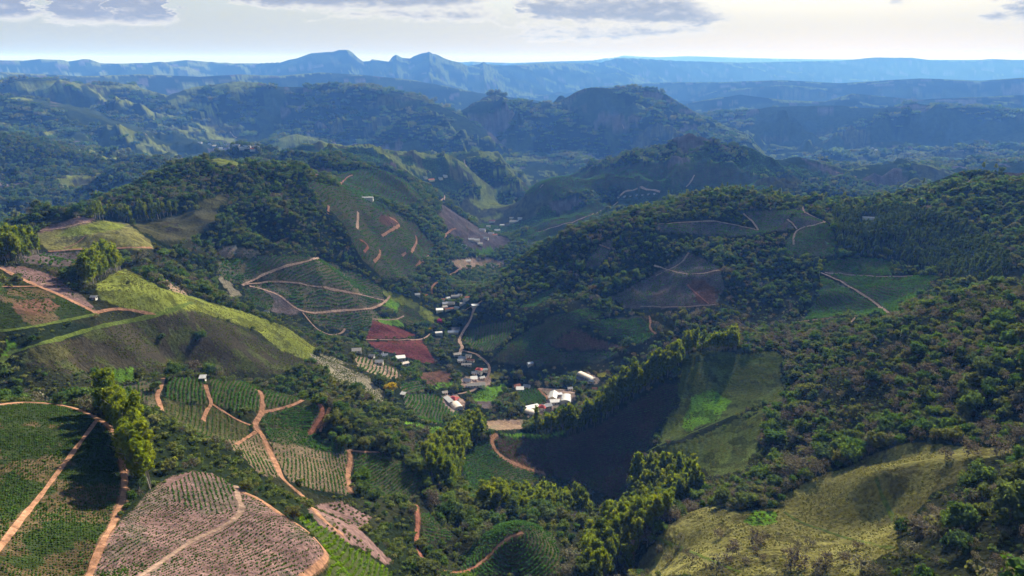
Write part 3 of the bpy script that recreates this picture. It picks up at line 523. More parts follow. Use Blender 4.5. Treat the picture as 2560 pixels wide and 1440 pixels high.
for k, (cv, pl, poly, nm, lb) in enumerate(PARCELS):
    x0, y0 = poly.min(0) - 45; x1, y1 = poly.max(0) + 45
    sel = np.nonzero(inview & (QX > x0) & (QX < x1) & (QY > y0) & (QY < y1))
    if not len(sel[0]): continue
    soft = cv in ('lush', 'tuss', 'rock', 'olive', 'dark') or (cv == 'grass' and poly[:, 1].max() < 500)
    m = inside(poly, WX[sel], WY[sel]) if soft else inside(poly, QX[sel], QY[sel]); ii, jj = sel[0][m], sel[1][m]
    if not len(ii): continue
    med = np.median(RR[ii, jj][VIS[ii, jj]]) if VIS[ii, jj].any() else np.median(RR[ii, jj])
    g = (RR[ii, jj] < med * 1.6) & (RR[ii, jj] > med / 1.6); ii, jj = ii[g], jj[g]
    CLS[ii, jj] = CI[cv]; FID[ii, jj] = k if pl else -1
colr = np.array([COVER[c][0] for c in CN], np.float32); bmp = np.array([COVER[c][1] for c in CN], np.float32)
VC = np.ones(T.shape + (4,), np.float32); VC[..., :3] = colr[CLS]; VC[..., 3] = bmp[CLS]
# patchiness of the covers themselves: weeds in fields, dry patches in grass
pn = fbm(GX, GY, 26, 4, 301)[..., None]; pn2 = fbm(GX, GY, 9, 3, 305)[..., None]
past = np.isin(CLS, [CI['grass'], CI['dry'], CI['tuss'], CI['lush'], CI['olive']]) & (RR < 800)
ter = np.sin(Z * 2 * math.pi / 1.5 + 5 * fbm(GX, GY, 14, 2, 320) + 3 * fbm(GX, GY, 40, 2, 321))       # cattle terraces along the slope
Z = Z + np.where(past, .34 * ter * (1 + fbm(GX, GY, 30, 2, 322)), 0); T = Z / RR
isg = np.isin(CLS, [CI['grass'], CI['dry'], CI['tuss'], CI['lush'], CI['olive']])[..., None]
VC[..., :3] = np.where(isg, VC[..., :3] * (1 + .35 * pn) * np.where(pn2 + .6 * pn > .22, (.60, .58, .62), (1.08, 1.06, 1)), VC[..., :3] * (1 + .25 * pn))
isc = (CLS == CI['crop'])[..., None]
VC[..., :3] = np.where(isc & (pn + .5 * pn2 > .2), np.array((.115, .082, .042)) * (1 + .3 * pn2), VC[..., :3])
isd = (CLS == CI['dark'])[..., None]
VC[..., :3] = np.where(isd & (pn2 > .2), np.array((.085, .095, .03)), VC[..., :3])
iss = np.isin(CLS, [CI['pink'], CI['tan'], CI['brown'], CI['greysoil'], CI['red'], CI['yard']])[..., None]
VC[..., :3] = np.where(iss, VC[..., :3] * (1 + .5 * pn2) * np.where(pn2 + .8 * pn > .3, (.62, .72, .66), (1, 1, 1)), VC[..., :3])
VC = np.clip(VC, .004, 1)
del jx, jy, QX, QY, WX, WY, kx, ky, mos, mos2, mos3


# ------------------------------------------------------------------ dirt roads, cut into the slopes
ROAD_COL = {'earth': (.44, .235, .135), 'pale': (.52, .35, .24), 'red': (.38, .16, .10), 'grassy': (.13, .17, .035), 'stony': (.40, .27, .19)}
ROADS = [  # width m, surface, photo pixels
 (1.9, 'earth', "243,1050 190,1122 150,1175 100,1242 60,1290 0,1370 -40,1420"),
 (2.5, 'earth', "-30,1014 0,1012 60,1006 120,1009 180,1019 220,1035 250,1050 285,1080 300,1120 308,1170 312,1215 305,1255 290,1290 278,1320 262,1345 245,1385 222,1440 200,1480"),
 (2.2, 'stony', "590,1215 597,1250 605,1272 585,1300 540,1326 490,1348 440,1380 390,1415 345,1445"),
 (2.4, 'earth', "600,1228 650,1250 700,1285 760,1322 790,1350 817,1386 800,1412 755,1445"),
 (2.8, 'earth', "408,946 402,970 392,990 400,1010 405,1028"), (3.0, 'earth', "514,962 520,985 530,1010 514,1030 508,1052"), (2.4, 'earth', "530,1010 560,1030 600,1054 634,1066"),
 (3.2, 'earth', "645,976 655,986 655,1030 640,1055 636,1068 655,1086 670,1120 690,1160 704,1194 722,1212 760,1242 790,1280 822,1312 860,1340"),
 (2.6, 'earth', "655,1032 700,1022 740,1010 757,1001"), (3.6, 'red', "798,1010 810,1030 790,1062 774,1086"), (2.6, 'earth', "825,1020 812,1050 800,1080"),
 (3.2, 'earth', "872,1126 877,1150 870,1182 876,1232"), (2.2, 'earth', "872,1126 900,1130 950,1131"), (2.2, 'earth', "590,1112 640,1080"),
 (2.6, 'red', "1040,1262 1045,1300 1042,1360 1060,1400 1090,1422 1150,1432 1192,1416"), (2.4, 'earth', "1306,1332 1262,1352 1222,1390 1190,1416"),
 (4.0, 'earth', "1242,1086 1228,1100 1234,1120 1258,1146 1318,1172 1362,1184"), (2.4, 'earth', "1582,1445 1578,1380 1592,1330"),
 (3.0, 'grassy', "1942,1004 1872,1020 1800,1052 1720,1086 1650,1112 1600,1140"), (2.6, 'grassy', "1960,1280 2000,1306 2060,1326 2120,1346 2232,1372"), (2.4, 'grassy', "1640,1346 1700,1370 1780,1402 1850,1432"), (2.6, 'grassy', "2190,1196 2202,1232 2236,1302"),
 (3.4, 'grassy', "20,884 100,862 240,820 390,788 480,756"), (2.8, 'earth', "240,782 300,772 390,788"), (4.6, 'earth', "-20,662 0,670 50,695 95,716 150,738 245,786"), (3.0, 'earth', "-20,716 0,717 95,716"), (2.4, 'stony', "100,712 140,704"), (3.0, 'grassy', "0,828 60,822 160,802 245,786"), (4.0, 'grassy', "0,906 20,885 36,872"),
 (3.6, 'earth', "120,629 180,625 240,622 380,620"), (3.0, 'earth', "160,621 200,606 216,588"), (3.2, 'stony', "100,577 160,570 222,556"),
 (4.0, 'pale', "606,714 640,696 700,671 798,646"), (3.4, 'stony', "610,712 700,704 820,722 900,737 962,752"), (3.4, 'pale', "624,716 690,734 757,780 850,777 930,771 962,755 975,740"), (3.2, 'stony', "757,782 800,830 850,836 862,822"), (3.4, 'pale', "915,850 1000,850 1055,848 1075,835"), (2.6, 'stony', "930,798 985,800 1010,790"),
 (6.5, 'pale', "1205,752 1186,768 1178,798 1158,828 1148,852 1156,868 1148,886"), (4.5, 'pale', "1206,754 1175,768 1160,778"), (4.5, 'stony', "1152,876 1182,882 1210,900 1226,920 1220,940 1205,960 1180,978 1145,985"), (4.0, 'pale', "1345,972 1400,975 1440,978"), (4.0, 'earth', "1345,972 1362,988 1372,1004"),
 (4.5, 'earth', "1080,735 1082,714 1120,692 1152,672"), (4.5, 'earth', "1040,665 1060,650 1072,640"), (5, 'earth', "975,545 1000,560 985,572 955,590"), (4.5, 'earth', "935,655 950,640 950,625"), (4.5, 'earth', "1028,632 1042,605 1040,590"), (4.5, 'earth', "1005,640 1015,632"), (4.5, 'red', "900,600 925,615 910,630"), (5, 'pale', "895,530 895,545 893,572"), (5, 'pale', "1096,505 1112,494 1108,482"), (5, 'earth', "850,462 870,442 882,438"), (5, 'earth', "820,535 822,515"),
 (5, 'pale', "1345,580 1400,565 1460,545 1530,515 1545,505"), (6, 'pale', "1545,495 1560,478 1600,470 1650,480"), (6, 'pale', "1715,468 1732,452 1736,438"), (5, 'pale', "1350,470 1358,462"), (5, 'earth', "1110,592 1128,575 1140,572"),
 (3.6, 'stony', "1640,562 1780,553 1860,568 1895,576"), (3.6, 'pale', "1858,534 1880,552 1896,576"), (3.6, 'pale', "2006,516 2016,536 2064,556 1992,573 1984,612"), (3.6, 'pale', "1968,548 1982,560 1992,573"), (3.2, 'pale', "1635,664 1720,686 1800,676"), (3.6, 'red', "1718,712 1745,738 1772,760"), (3.4, 'earth', "1622,790 1628,805 1622,820 1640,835"), (3, 'stony', "1640,690 1700,660 1722,632"), (3, 'stony', "1600,766 1700,768 1790,762"), (3, 'earth', "1498,612 1524,622"),
 (3.2, 'pale', "2052,682 2100,703 2180,752 2232,792"), (3.0, 'stony', "2062,682 2200,692 2282,690"), (3.4, 'stony', "1980,806 2060,798 2120,790 2232,793"), (3.0, 'pale', "2140,792 2125,808"), (4, 'stony', "2340,490 2400,470 2430,448"),
 (7, 'pale', "1560,322 1556,312"), (9, 'pale', "360,332 372,342"), (7, 'pale', "2400,378 2415,382"), (8, 'earth', "2090,432 2140,442"), (8, 'pale', "575,330 592,345"), (6, 'pale', "1160,400 1166,418")]
def smooth_px(s, step=3.0):
    p = np.array([[float(v) for v in w.split(',')] for w in s.split()])
    if len(p) < 3: q = p
    else:
        q = []
        for i in range(len(p) - 1):
            p0 = p[max(i - 1, 0)]; p1 = p[i]; p2 = p[i + 1]; p3 = p[min(i + 2, len(p) - 1)]
            for u in np.arange(0, 1, .2): q.append(p1 + .5 * u * (p2 - p0 + u * (2 * p0 - 5 * p1 + 4 * p2 - p3 + u * (3 * (p1 - p2) + p3 - p0))))
        q.append(p[-1]); q = np.array(q)
    d = np.concatenate([[0], np.cumsum(np.hypot(*np.diff(q, axis=0).T))]); n = max(3, int(d[-1] / step))
    t = np.linspace(0, d[-1], n); return np.stack([np.interp(t, d, q[:, 0]), np.interp(t, d, q[:, 1])], 1)
ROAD_LINES = []; ROADM = np.zeros(T.shape, bool)
for w, kind, s in ROADS:
    w *= .68
    pts = [hit(px, py) for px, py in smooth_px(s)]
    runs = [[pts[0]]]
    for a, b in zip(pts, pts[1:]):
        ra = math.hypot(a[0], a[1]); rb = math.hypot(b[0], b[1])
        if abs(math.log(rb / ra)) > .09: runs.append([])
        runs[-1].append(b)
    runs = [np.array(r_)[:, :2] for r_ in runs if len(r_) >= 3]
    out = []
    for q in runs:
        d = np.concatenate([[0], np.cumsum(np.hypot(*np.diff(q, axis=0).T))])
        if d[-1] < w: continue
        st = max(1.2, np.hypot(*q[0]) * .006); n = max(3, int(d[-1] / st)); t = np.linspace(0, d[-1], n)
        q = np.stack([np.interp(t, d, q[:, 0]), np.interp(t, d, q[:, 1])], 1)
        for _ in range(3): q[1:-1] = .25 * q[:-2] + .5 * q[1:-1] + .25 * q[2:]
        out.append(q)
        tn = np.gradient(q, axis=0); tn /= np.maximum(np.hypot(tn[:, 0], tn[:, 1]), 1e-6)[:, None]; nr = np.stack([-tn[:, 1], tn[:, 0]], 1)
        td = np.arange(0, t[-1], np.hypot(*q[0]) * .0012); qd = np.stack([np.interp(td, t, q[:, 0]), np.interp(td, t, q[:, 1])], 1)
        tn = np.gradient(qd, axis=0); tn /= np.maximum(np.hypot(tn[:, 0], tn[:, 1]), 1e-6)[:, None]; nr = np.stack([-tn[:, 1], tn[:, 0]], 1)
        wob = fbm(qd[:, 0], qd[:, 1], 9, 2, 9)
        ii, jj = [], []
        for f in np.linspace(-1, 1, 11):                          # bare banks along the cut
            e = qd + nr * (f * w * (.55 + .3 * wob))[:, None]; i, j = near_idx(e[:, 0], e[:, 1]); ii.append(i); jj.append(j)
        mk = np.zeros(T.shape, bool); mk[np.concatenate(ii), np.concatenate(jj)] = True; ROADM |= mk
        if kind != 'grassy' and w * .55 > np.hypot(*q[0]) * .0030: VC[mk, :3] = VC[mk, :3] * .5 + np.array(ROAD_COL[kind]) * .45
    ROAD_LINES.append((w, kind, out))
CLS[ROADM] = CI['tan']; FID[ROADM] = -1
OPEN = ROADM | ~np.isin(CLS, [CI['forest'], CI['scrub'], CI['grove']])          # open ground; growth just below it stays low
LOW = np.zeros(T.shape, bool)
for k in range(1, 14):
    sh = np.zeros(T.shape, bool); sh[:, :-k] = OPEN[:, k:]; LOW |= sh & (np.concatenate([RR[:, k:], RR[:, -1:].repeat(k, 1)], 1) - RR < 15) & (RR < 1500)
LOW &= ~OPEN

idx = np.arange(NA * NR).reshape(NA, NR)
quads = np.stack([idx[:-1, 1:], idx[1:, 1:], idx[1:, :-1], idx[:-1, :-1]], -1).reshape(-1, 4)
me = mesh_np('hills', np.stack([GX, GY, Z], -1).reshape(-1, 3), quads, ground_mat('ground_cover'), True)
at = me.attributes.new('cover', 'FLOAT_COLOR', 'POINT'); at.data.foreach_set('color', VC.astype(np.float32).ravel())
hills = tag(link('hills', me), kind='structure')


RM = {k: ground_mat('road_' + k, flat=c, bump=.5) for k, c in ROAD_COL.items()}
for w, kind, runs in ROAD_LINES:
    V = []; Fq = []
    for q in runs:
        tn = np.gradient(q, axis=0); tn /= np.maximum(np.hypot(tn[:, 0], tn[:, 1]), 1e-6)[:, None]; nr = np.stack([-tn[:, 1], tn[:, 0]], 1)
        ww = w * .5 * (1 + .4 * fbm(q[:, 0], q[:, 1], 7, 3, 5) + .3 * fbm(q[:, 0], q[:, 1], 25, 2, 6)); b0 = len(V)
        zc = hgt(q[:, 0], q[:, 1])
        for k in range(len(q)):
            for f in (-1, -.5, 0, .5, 1):
                e = q[k] + nr[k] * ww[k] * f; V.append((e[0], e[1], f))
        n = len(q)
        for k in range(n - 1):
            for c in range(4): a = b0 + k * 5 + c; Fq.append((a, a + 1, a + 6, a + 5))
    if not V: continue
    V = np.array(V); zz = hgt(V[:, 0], V[:, 1]); rr = np.hypot(V[:, 0], V[:, 1])
    V[:, 2] = zz + .12 + rr * .00035 - np.abs(V[:, 2]) * .05
    tag(link('grass_track' if kind == 'grassy' else 'dirt_road', mesh_np('road', V, Fq, RM[kind], True)), kind='structure')

# ------------------------------------------------------------------ the air
zt = float(Z.max()) + 25
hm, nt, N, L = new_mat('haze')
pv = N.new('ShaderNodeVolumePrincipled'); pv.inputs['Color'].default_value = (.12, .34, 1.0, 1); pv.inputs['Absorption Color'].default_value = (1, 1, 1, 1)
pv.inputs['Density'].default_value = 6.9e-5; pv.inputs['Anisotropy'].default_value = 0.0
o = N.new('ShaderNodeOutputMaterial'); L.new(pv.outputs[0], o.inputs['Volume'])
b = 60000.0; z0 = float(Z.min()) - 20
hv = [(x, y, z) for z in (z0, zt) for x, y in ((-b, -b), (b, -b), (b, b), (-b, b))]
hz = tag(link('haze', mesh_np('haze', hv, [(0, 3, 2, 1), (4, 5, 6, 7), (0, 1, 5, 4), (1, 2, 6, 5), (2, 3, 7, 6), (3, 0, 4, 7)], hm)), kind='stuff')
print('haze top', zt, 'bottom', z0)

# buildings of the valley: px, py, width, depth, wall height, heading, roof, roof colour, label, name, category
BL = [  # px, py, w, d, h, rot, roof, roof colour, label, name, category
 (892, 880, 11, 8, 3.2, 12, 'gable', 'cream', 'tan gabled barn at the upper left end of the farm hamlet', 'barn', 'barn'),
 (949, 886, 9, 8, 3.5, -15, 'gable', 'dark', 'dark-roofed house above the whitewashed shed', 'farmhouse', 'house'),
 (949, 909, 9, 7, 3.2, 4, 'gable', 'white', 'whitewashed shed on the striped tan plot', 'shed', 'shed'),
 (1002, 903, 12, 10, 6.0, 14, 'flat', 'white', 'two-storey house with a flat white roof below the red field', 'farmhouse', 'house'),
 (1014, 913, 9, 4, 2.8, 30, 'shed', 'cream', 'low cream annex beside the flat-roofed house', 'shed', 'shed'),
 (1008, 990, 5, 4, 2.6, -20, 'shed', 'white', 'small white shed on the bare spot under the yellow tree', 'shed', 'shed'),
 (1135, 1002, 10, 9, 3.2, -28, 'hip', 'red', 'red hip-roofed house in the yard beside the barrel barn', 'farmhouse', 'house'),
 (1121, 1005, 15, 5, 3.0, -58, 'shed', 'white', 'long narrow white shed left of the red hip-roofed house', 'shed', 'shed'),
 (1141, 1020, 14, 11, 2.6, -62, 'barrel', 'cream', 'cream barrel-roofed barn in front of the red hip-roofed house', 'barn', 'barn'),
 (1169, 956, 10, 9, 3.4, -20, 'gable', 'white', 'white gabled house left of the long cream barn', 'farmhouse', 'house'),
 (1185, 951, 9, 6, 3.0, 6, 'shed', 'white', 'small white house behind the long cream barn', 'farmhouse', 'house'),
 (1190, 966, 24, 8, 3.2, 10, 'gable', 'cream', 'long cream barn at the bend of the valley road', 'barn', 'barn'),
 (1198, 932, 9, 8, 5.2, -18, 'hip', 'red', 'tall house with a deep red hip roof by the valley road', 'farmhouse', 'house'),
 (1211, 928, 8, 5, 3.0, 10, 'gable', 'white', 'little white house just right of the tall red-roofed house', 'farmhouse', 'house'),
 (1166, 915, 14, 5, 3.0, 6, 'gable', 'cream', 'long low house below the grey gables', 'farmhouse', 'house'),
 (1157, 901, 10, 9, 4.0, -24, 'gable', 'grey', 'grey gabled house where the valley road bends', 'farmhouse', 'house'),
 (1143, 889, 11, 6, 3.0, 18, 'gable', 'cream', 'tan-roofed house at the foot of the pale road', 'farmhouse', 'house'),
 (1177, 904, 10, 4, 3.0, -8, 'gable', 'rust', 'rusty-roofed shed beside the grey gables', 'shed', 'shed'),
 (1466, 946, 27, 10, 2.6, -50, 'barrel', 'cream', 'long cream barrel barn on the right side of the valley', 'barn', 'barn'),
 (1480, 957, 7, 6, 3.0, -40, 'gable', 'white', 'white house at the lower end of the long barrel barn', 'farmhouse', 'house'),
 (1452, 951, 11, 8, 3.2, -35, 'gable', 'dark', 'dark-roofed house left of the long barrel barn', 'farmhouse', 'house'),
 (1383, 996, 18, 10, 4.6, 80, 'gable', 'white', 'big white gabled barn in the main yard', 'barn', 'barn'),
 (1388, 1010, 13, 5, 3.4, 6, 'shed', 'white', 'low white lean-to in front of the big white barn', 'shed', 'shed'),
 (1399, 990, 6, 5, 3.0, 6, 'flat', 'grey', 'small grey block between the two white barns', 'shed', 'shed'),
 (1415, 1004, 17, 12, 3.4, 82, 'barrel', 'white', 'white barrel-roofed barn at the right of the main yard', 'barn', 'barn'),
 (1332, 1022, 16, 8, 3.0, 24, 'flat', 'white', 'long flat white shed left of the red-and-white house', 'shed', 'shed'),
 (1356, 1023, 9, 8, 3.4, -20, 'hip', 'red', 'red hip-roofed house in the lower yard', 'farmhouse', 'house'),
 (1369, 1019, 10, 7, 3.4, 20, 'gable', 'white', 'white wing joined to the lower red-roofed house', 'farmhouse', 'house'),
 (1330, 1036, 16, 10, 2.6, -30, 'barrel', 'cream', 'cream barrel barn half hidden by trees in the lower yard', 'barn', 'barn'),
 (1292, 969, 9, 8, 3.2, 20, 'gable', 'rust', 'clay-tiled house in the trees right of the green meadow', 'farmhouse', 'house'),
 (1300, 977, 10, 6, 2.8, 0, 'shed', 'white', 'white shed in front of the clay-tiled house', 'shed', 'shed'),
 (1317, 970, 8, 7, 3.4, -20, 'gable', 'grey', 'grey-white house right of the clay-tiled house', 'farmhouse', 'house'),
 (1325, 912, 8, 5, 3.0, 24, 'gable', 'blue', 'white roof coloured bluish for shade, alone in the shaded coffee', 'shed', 'shed'),  # white roof, its shade put into the blue-grey colour
 (1486, 976, 6, 5, 3.0, 0, 'gable', 'rust', 'small orange-roofed hut below the long barrel barn', 'hut', 'hut'),
 (508, 952, 3.2, 3, 2.3, 10, 'shed', 'white', 'tiny white hut on the coffee crest', 'hut', 'hut'),
 (667, 783, 6, 4, 2.8, -20, 'gable', 'grey', 'small grey hut at the bottom of the bare slip', 'hut', 'hut'), (236, 748, 3.5, 3, 2.3, 0, 'gable', 'white', 'tiny white hut behind the left road', 'hut', 'hut'),
 (1044, 740, 9, 7, 3.4, 10, 'gable', 'white', 'white house alone above the village', 'farmhouse', 'house'), (1108, 753, 11, 9, 3.4, -20, 'hip', 'rust', 'rust hip-roofed house at the upper edge of the village', 'village_house', 'house'), (1113, 762, 10, 8, 3.4, 15, 'gable', 'grey', 'grey-roofed house in the middle of the village', 'village_house', 'house'),
 (1129, 761, 11, 7, 3.4, -10, 'gable', 'cream', 'cream-roofed house right of the grey village roof', 'village_house', 'house'), (1099, 779, 12, 10, 4.2, 8, 'flat', 'white', 'bright white block at the tip of the grass crest', 'village_house', 'house'), (1123, 775, 15, 5, 3.0, 20, 'gable', 'rust', 'long rusty shed below the village', 'shed', 'shed'),
 (1138, 743, 16, 7, 3.2, 8, 'gable', 'cream', 'long cream building at the back of the village', 'village_house', 'house'), (1165, 753, 10, 7, 3.2, -12, 'gable', 'cream', 'cream house at the right end of the village', 'village_house', 'house'), (1168, 747, 8, 6, 3.2, 20, 'gable', 'rust', 'red-tiled house behind the right end of the village', 'village_house', 'house'), (1120, 748, 8, 6, 3.2, 30, 'gable', 'white', 'small white house behind the rust hip roof', 'village_house', 'house'),
 (1097, 838, 11, 8, 3.6, 14, 'barrel', 'white', 'white rounded shed left of the pale road', 'shed', 'shed'), (1133, 834, 17, 7, 3.4, 4, 'gable', 'blue', 'long bluish roof beside the pale road', 'barn', 'barn'), (1139, 826, 13, 6, 3.4, 4, 'gable', 'dark', 'dark roof just behind the long bluish roof', 'barn', 'barn'), (1188, 766, 12, 8, 2.8, 20, 'flat', 'grey', 'low grey slab building at the quarry turn of the road', 'shed', 'shed'),
 (1286, 556, 30, 9, 4, 4, 'gable', 'cream', 'longest pale roof of the far village', 'barn', 'barn'), (1281, 547, 18, 8, 4, -8, 'gable', 'cream', 'pale roof behind the longest far roof', 'barn', 'barn'), (1243, 578, 16, 9, 4, 12, 'gable', 'white', 'white roof in the middle of the far village', 'village_house', 'house'), (1228, 586, 14, 9, 4, -12, 'gable', 'cream', 'cream roof left of the white far roof', 'village_house', 'house'), (1237, 590, 12, 8, 4, 20, 'gable', 'rust', 'clay roof in the far village', 'village_house', 'house'),
 (1190, 603, 17, 10, 4, 6, 'gable', 'white', 'white roof at the near end of the far village', 'village_house', 'house'), (1178, 601, 14, 8, 4, 16, 'gable', 'grey', 'grey roof at the near end of the far village', 'village_house', 'house'), (1160, 617, 12, 10, 4, -18, 'gable', 'white', 'lone white house below the far village', 'farmhouse', 'house'), (1221, 568, 12, 8, 4, 0, 'gable', 'cream', 'small cream roof left of the longest far roof', 'village_house', 'house'),
 (918, 500, 26, 9, 4, 4, 'barrel', 'white', 'long white greenhouse on the left valley side', 'greenhouse', 'greenhouse'), (2170, 549, 18, 6, 3.4, -14, 'gable', 'white', 'pale roof glinting in the right-hand eucalyptus wood', 'shed', 'shed'),
 (1064, 742, 8, 6, 3.2, 20, 'gable', 'rust', 'small clay roof between the lone white house and the village', 'village_house', 'house'), (1150, 740, 8, 6, 3.2, -10, 'gable', 'white', 'small white roof at the back right of the village', 'village_house', 'house'), (1156, 762, 9, 6, 3.2, 14, 'gable', 'cream', 'cream roof in front of the right end of the village', 'village_house', 'house'),
 (1142, 772, 8, 6, 3, -24, 'gable', 'white', 'small white roof below the cream village roofs', 'village_house', 'house'), (1112, 770, 9, 6, 3, 24, 'gable', 'cream', 'cream roof between the white block and the rusty shed', 'village_house', 'house'), (1150, 905, 7, 6, 3, 10, 'gable', 'white', 'small white house left of the grey gables', 'farmhouse', 'house'),
 (1172, 893, 8, 5, 3, -14, 'gable', 'cream', 'small tan house above the rusty shed', 'farmhouse', 'house'), (1186, 936, 7, 5, 3, 0, 'gable', 'grey', 'small grey house left of the tall red-roofed house', 'farmhouse', 'house'), (1205, 948, 7, 5, 3, 30, 'gable', 'white', 'small white house below the tall red-roofed house', 'farmhouse', 'house'),
 (962, 892, 8, 6, 3, 10, 'gable', 'grey', 'small grey annex right of the dark-roofed house', 'shed', 'shed'), (930, 893, 6, 5, 2.8, -10, 'gable', 'cream', 'tiny cream shed left of the whitewashed shed', 'shed', 'shed'), (1112, 985, 6, 5, 2.8, 20, 'gable', 'cream', 'tiny cream shed above the long narrow shed', 'shed', 'shed'), (1425, 975, 6, 5, 3, 10, 'gable', 'white', 'small white hut on the road above the main yard', 'hut', 'hut'),
 (1200, 612, 12, 8, 4, 10, 'gable', 'cream', 'cream roof below the near end of the far village', 'village_house', 'house'), (1215, 598, 12, 8, 4, -10, 'gable', 'white', 'white roof between the two clusters of the far village', 'village_house', 'house'), (1255, 565, 13, 8, 4, 18, 'gable', 'white', 'white roof just left of the longest far roof', 'village_house', 'house'), (1300, 548, 13, 8, 4, -6, 'gable', 'cream', 'cream roof right of the longest far roof', 'village_house', 'house'), (1170, 655, 12, 8, 3.6, 20, 'gable', 'white', 'white roof by the bare field up the valley', 'farmhouse', 'house'), (1215, 690, 10, 7, 3.4, -20, 'gable', 'cream', 'cream roof in the trees up the valley', 'farmhouse', 'house')]

# ------------------------------------------------------------------ plants
def ico(sub=0):
    t = (1 + 5 ** .5) / 2
    v = [(-1, t, 0), (1, t, 0), (-1, -t, 0), (1, -t, 0), (0, -1, t), (0, 1, t), (0, -1, -t), (0, 1, -t), (t, 0, -1), (t, 0, 1), (-t, 0, -1), (-t, 0, 1)]
    f = [(0, 11, 5), (0, 5, 1), (0, 1, 7), (0, 7, 10), (0, 10, 11), (1, 5, 9), (5, 11, 4), (11, 10, 2), (10, 7, 6), (7, 1, 8), (3, 9, 4), (3, 4, 2), (3, 2, 6), (3, 6, 8), (3, 8, 9), (4, 9, 5), (2, 4, 11), (6, 2, 10), (8, 6, 7), (9, 8, 1)]
    v = np.array(v, float); v /= np.linalg.norm(v[0]); return v, np.array(f)
IV, IF = ico()
def crown_geo(rng, lobes, leaf, nleaf, core=.72):
    """lobes: (x, y, z, rx, rz). Returns verts, faces(list) - a solid heart and loose leaf sprays round it"""
    V = []; Fc = []; n = 0
    for x, y, z, rx, rz in lobes:
        if core > 0:
            q = IV * (1 + rng.normal(0, .10, (len(IV), 1))); q = q * (rx * core, rx * core, rz * core) + (x, y, z)
            V.append(q); Fc += [tuple(int(i) + n for i in f) for f in IF]; n += len(q)
    R3 = np.array([l[3] for l in lobes]); cnt = np.maximum(6, (nleaf * R3 ** 2 / (R3 ** 2).sum()).astype(int))
    for (x, y, z, rx, rz), c in zip(lobes, cnt):
        d = rng.normal(0, 1, (c, 3)); d[:, 2] += .25; d /= np.linalg.norm(d, axis=1)[:, None]
        p = d * rng.uniform(.78, 1.1, (c, 1)) * (rx, rx, rz) + (x, y, z)
        nr = d + rng.normal(0, .55, (c, 3)); nr /= np.linalg.norm(nr, axis=1)[:, None]
        u = np.cross(nr, rng.normal(0, 1, (c, 3))); u /= np.linalg.norm(u, axis=1)[:, None]; w = np.cross(nr, u)
        s = leaf * rng.uniform(.6, 1.25, (c, 1)); a = rng.uniform(.6, 1.0, (c, 1))
        q = np.stack([p - u * s, p - w * s * a * .6 + nr * s * .1, p + u * s * .9, p + w * s * a * .7 - nr * s * .12], 1)
        V.append(q.reshape(-1, 3)); Fc += [tuple(range(n + 4 * k, n + 4 * k + 4)) for k in range(c)]; n += 4 * c
    return np.concatenate(V), Fc
def tube(p0, p1, r0, r1, k=6):
    p0 = np.array(p0, float); p1 = np.array(p1, float); d = p1 - p0; d /= np.linalg.norm(d)
    u = np.cross(d, (.3, .9, .1)); u /= np.linalg.norm(u); w = np.cross(d, u); a = np.arange(k) * 2 * math.pi / k
    c = np.cos(a)[:, None] * u + np.sin(a)[:, None] * w
    return np.concatenate([p0 + c * r0, p1 + c * r1]), [(i, (i + 1) % k, k + (i + 1) % k, k + i) for i in range(k)]
def join_geo(parts):
    V = []; Fc = []; n = 0
    for v, f in parts: V.append(v); Fc += [tuple(i + n for i in q) for q in f]; n += len(v)
    return np.concatenate(V), Fc
def mesh_py(name, geo, *mats, split=None):
    me = bpy.data.meshes.new(name); me.from_pydata(np.asarray(geo[0]).tolist(), [], geo[1])
    for m in mats: me.materials.append(m)
    if split is not None:
        mi = np.zeros(len(geo[1]), np.int32); mi[split:] = 1; me.polygons.foreach_set('material_index', mi)
    return me
def broad_lobes(rng, h, w, n):
    L_ = [(0, 0, h * .58, w * .36, h * .30)]
    for k in range(n):
        a = k * 2.4 + rng.uniform(0, .8); q = rng.uniform(.22, .42) * w; zz = h * rng.uniform(.34, .80)
        q *= 1 - max(0, zz / h - .6) * 1.3; s = w * rng.uniform(.17, .27)
        L_.append((q * math.cos(a), q * math.sin(a), zz, s, s * rng.uniform(.7, .95)))
    return L_
def euc_lobes(rng, h, w, n):
    L_ = [(0, 0, h * .86, w * .16, w * .20)]
    for k in range(n + 3):
        f = rng.uniform(0, 1); zz = h * (.40 + .52 * f); a = k * 2.4 + rng.uniform(0, 1.2); q = w * rng.uniform(.12, .34) * (1.05 - f * .75); s = w * rng.uniform(.16, .29)
        L_.append((q * math.cos(a), q * math.sin(a), zz, s, s * rng.uniform(.8, 1.3)))
    return L_
def trunk_geo(rng, h, r, limbs=3, top=.6):
    ps = [tube((0, 0, -1.2), (rng.normal(0, .02) * h, rng.normal(0, .02) * h, h * top), r, r * .45)]
    for k in range(limbs):
        a = k * 2.1 + rng.uniform(0, 1); z0 = h * top * rng.uniform(.5, .85)
        ps.append(tube((0, 0, z0), (math.cos(a) * h * .22, math.sin(a) * h * .22, z0 + h * .2), r * .45, r * .15, 5))
    return join_geo(ps)
M_TREE = leaf_mat('leaf_forest', [(.045, .085, .024), (.072, .130, .030), (.105, .150, .034), (.060, .098, .045), (.135, .140, .045), (.050, .092, .026), (.120, .115, .055), (.085, .140, .032)], .42)
M_EUC = leaf_mat('leaf_eucalyptus', [(.10, .145, .020), (.165, .205, .022), (.12, .16, .02), (.20, .225, .026), (.08, .12, .022)], .52, (1.35, 1.3, .28))
M_PLANT = leaf_mat('leaf_plantation', [(.050, .082, .022), (.072, .105, .026), (.060, .092, .030), (.090, .115, .030)], .42, (1.25, 1.25, .4))
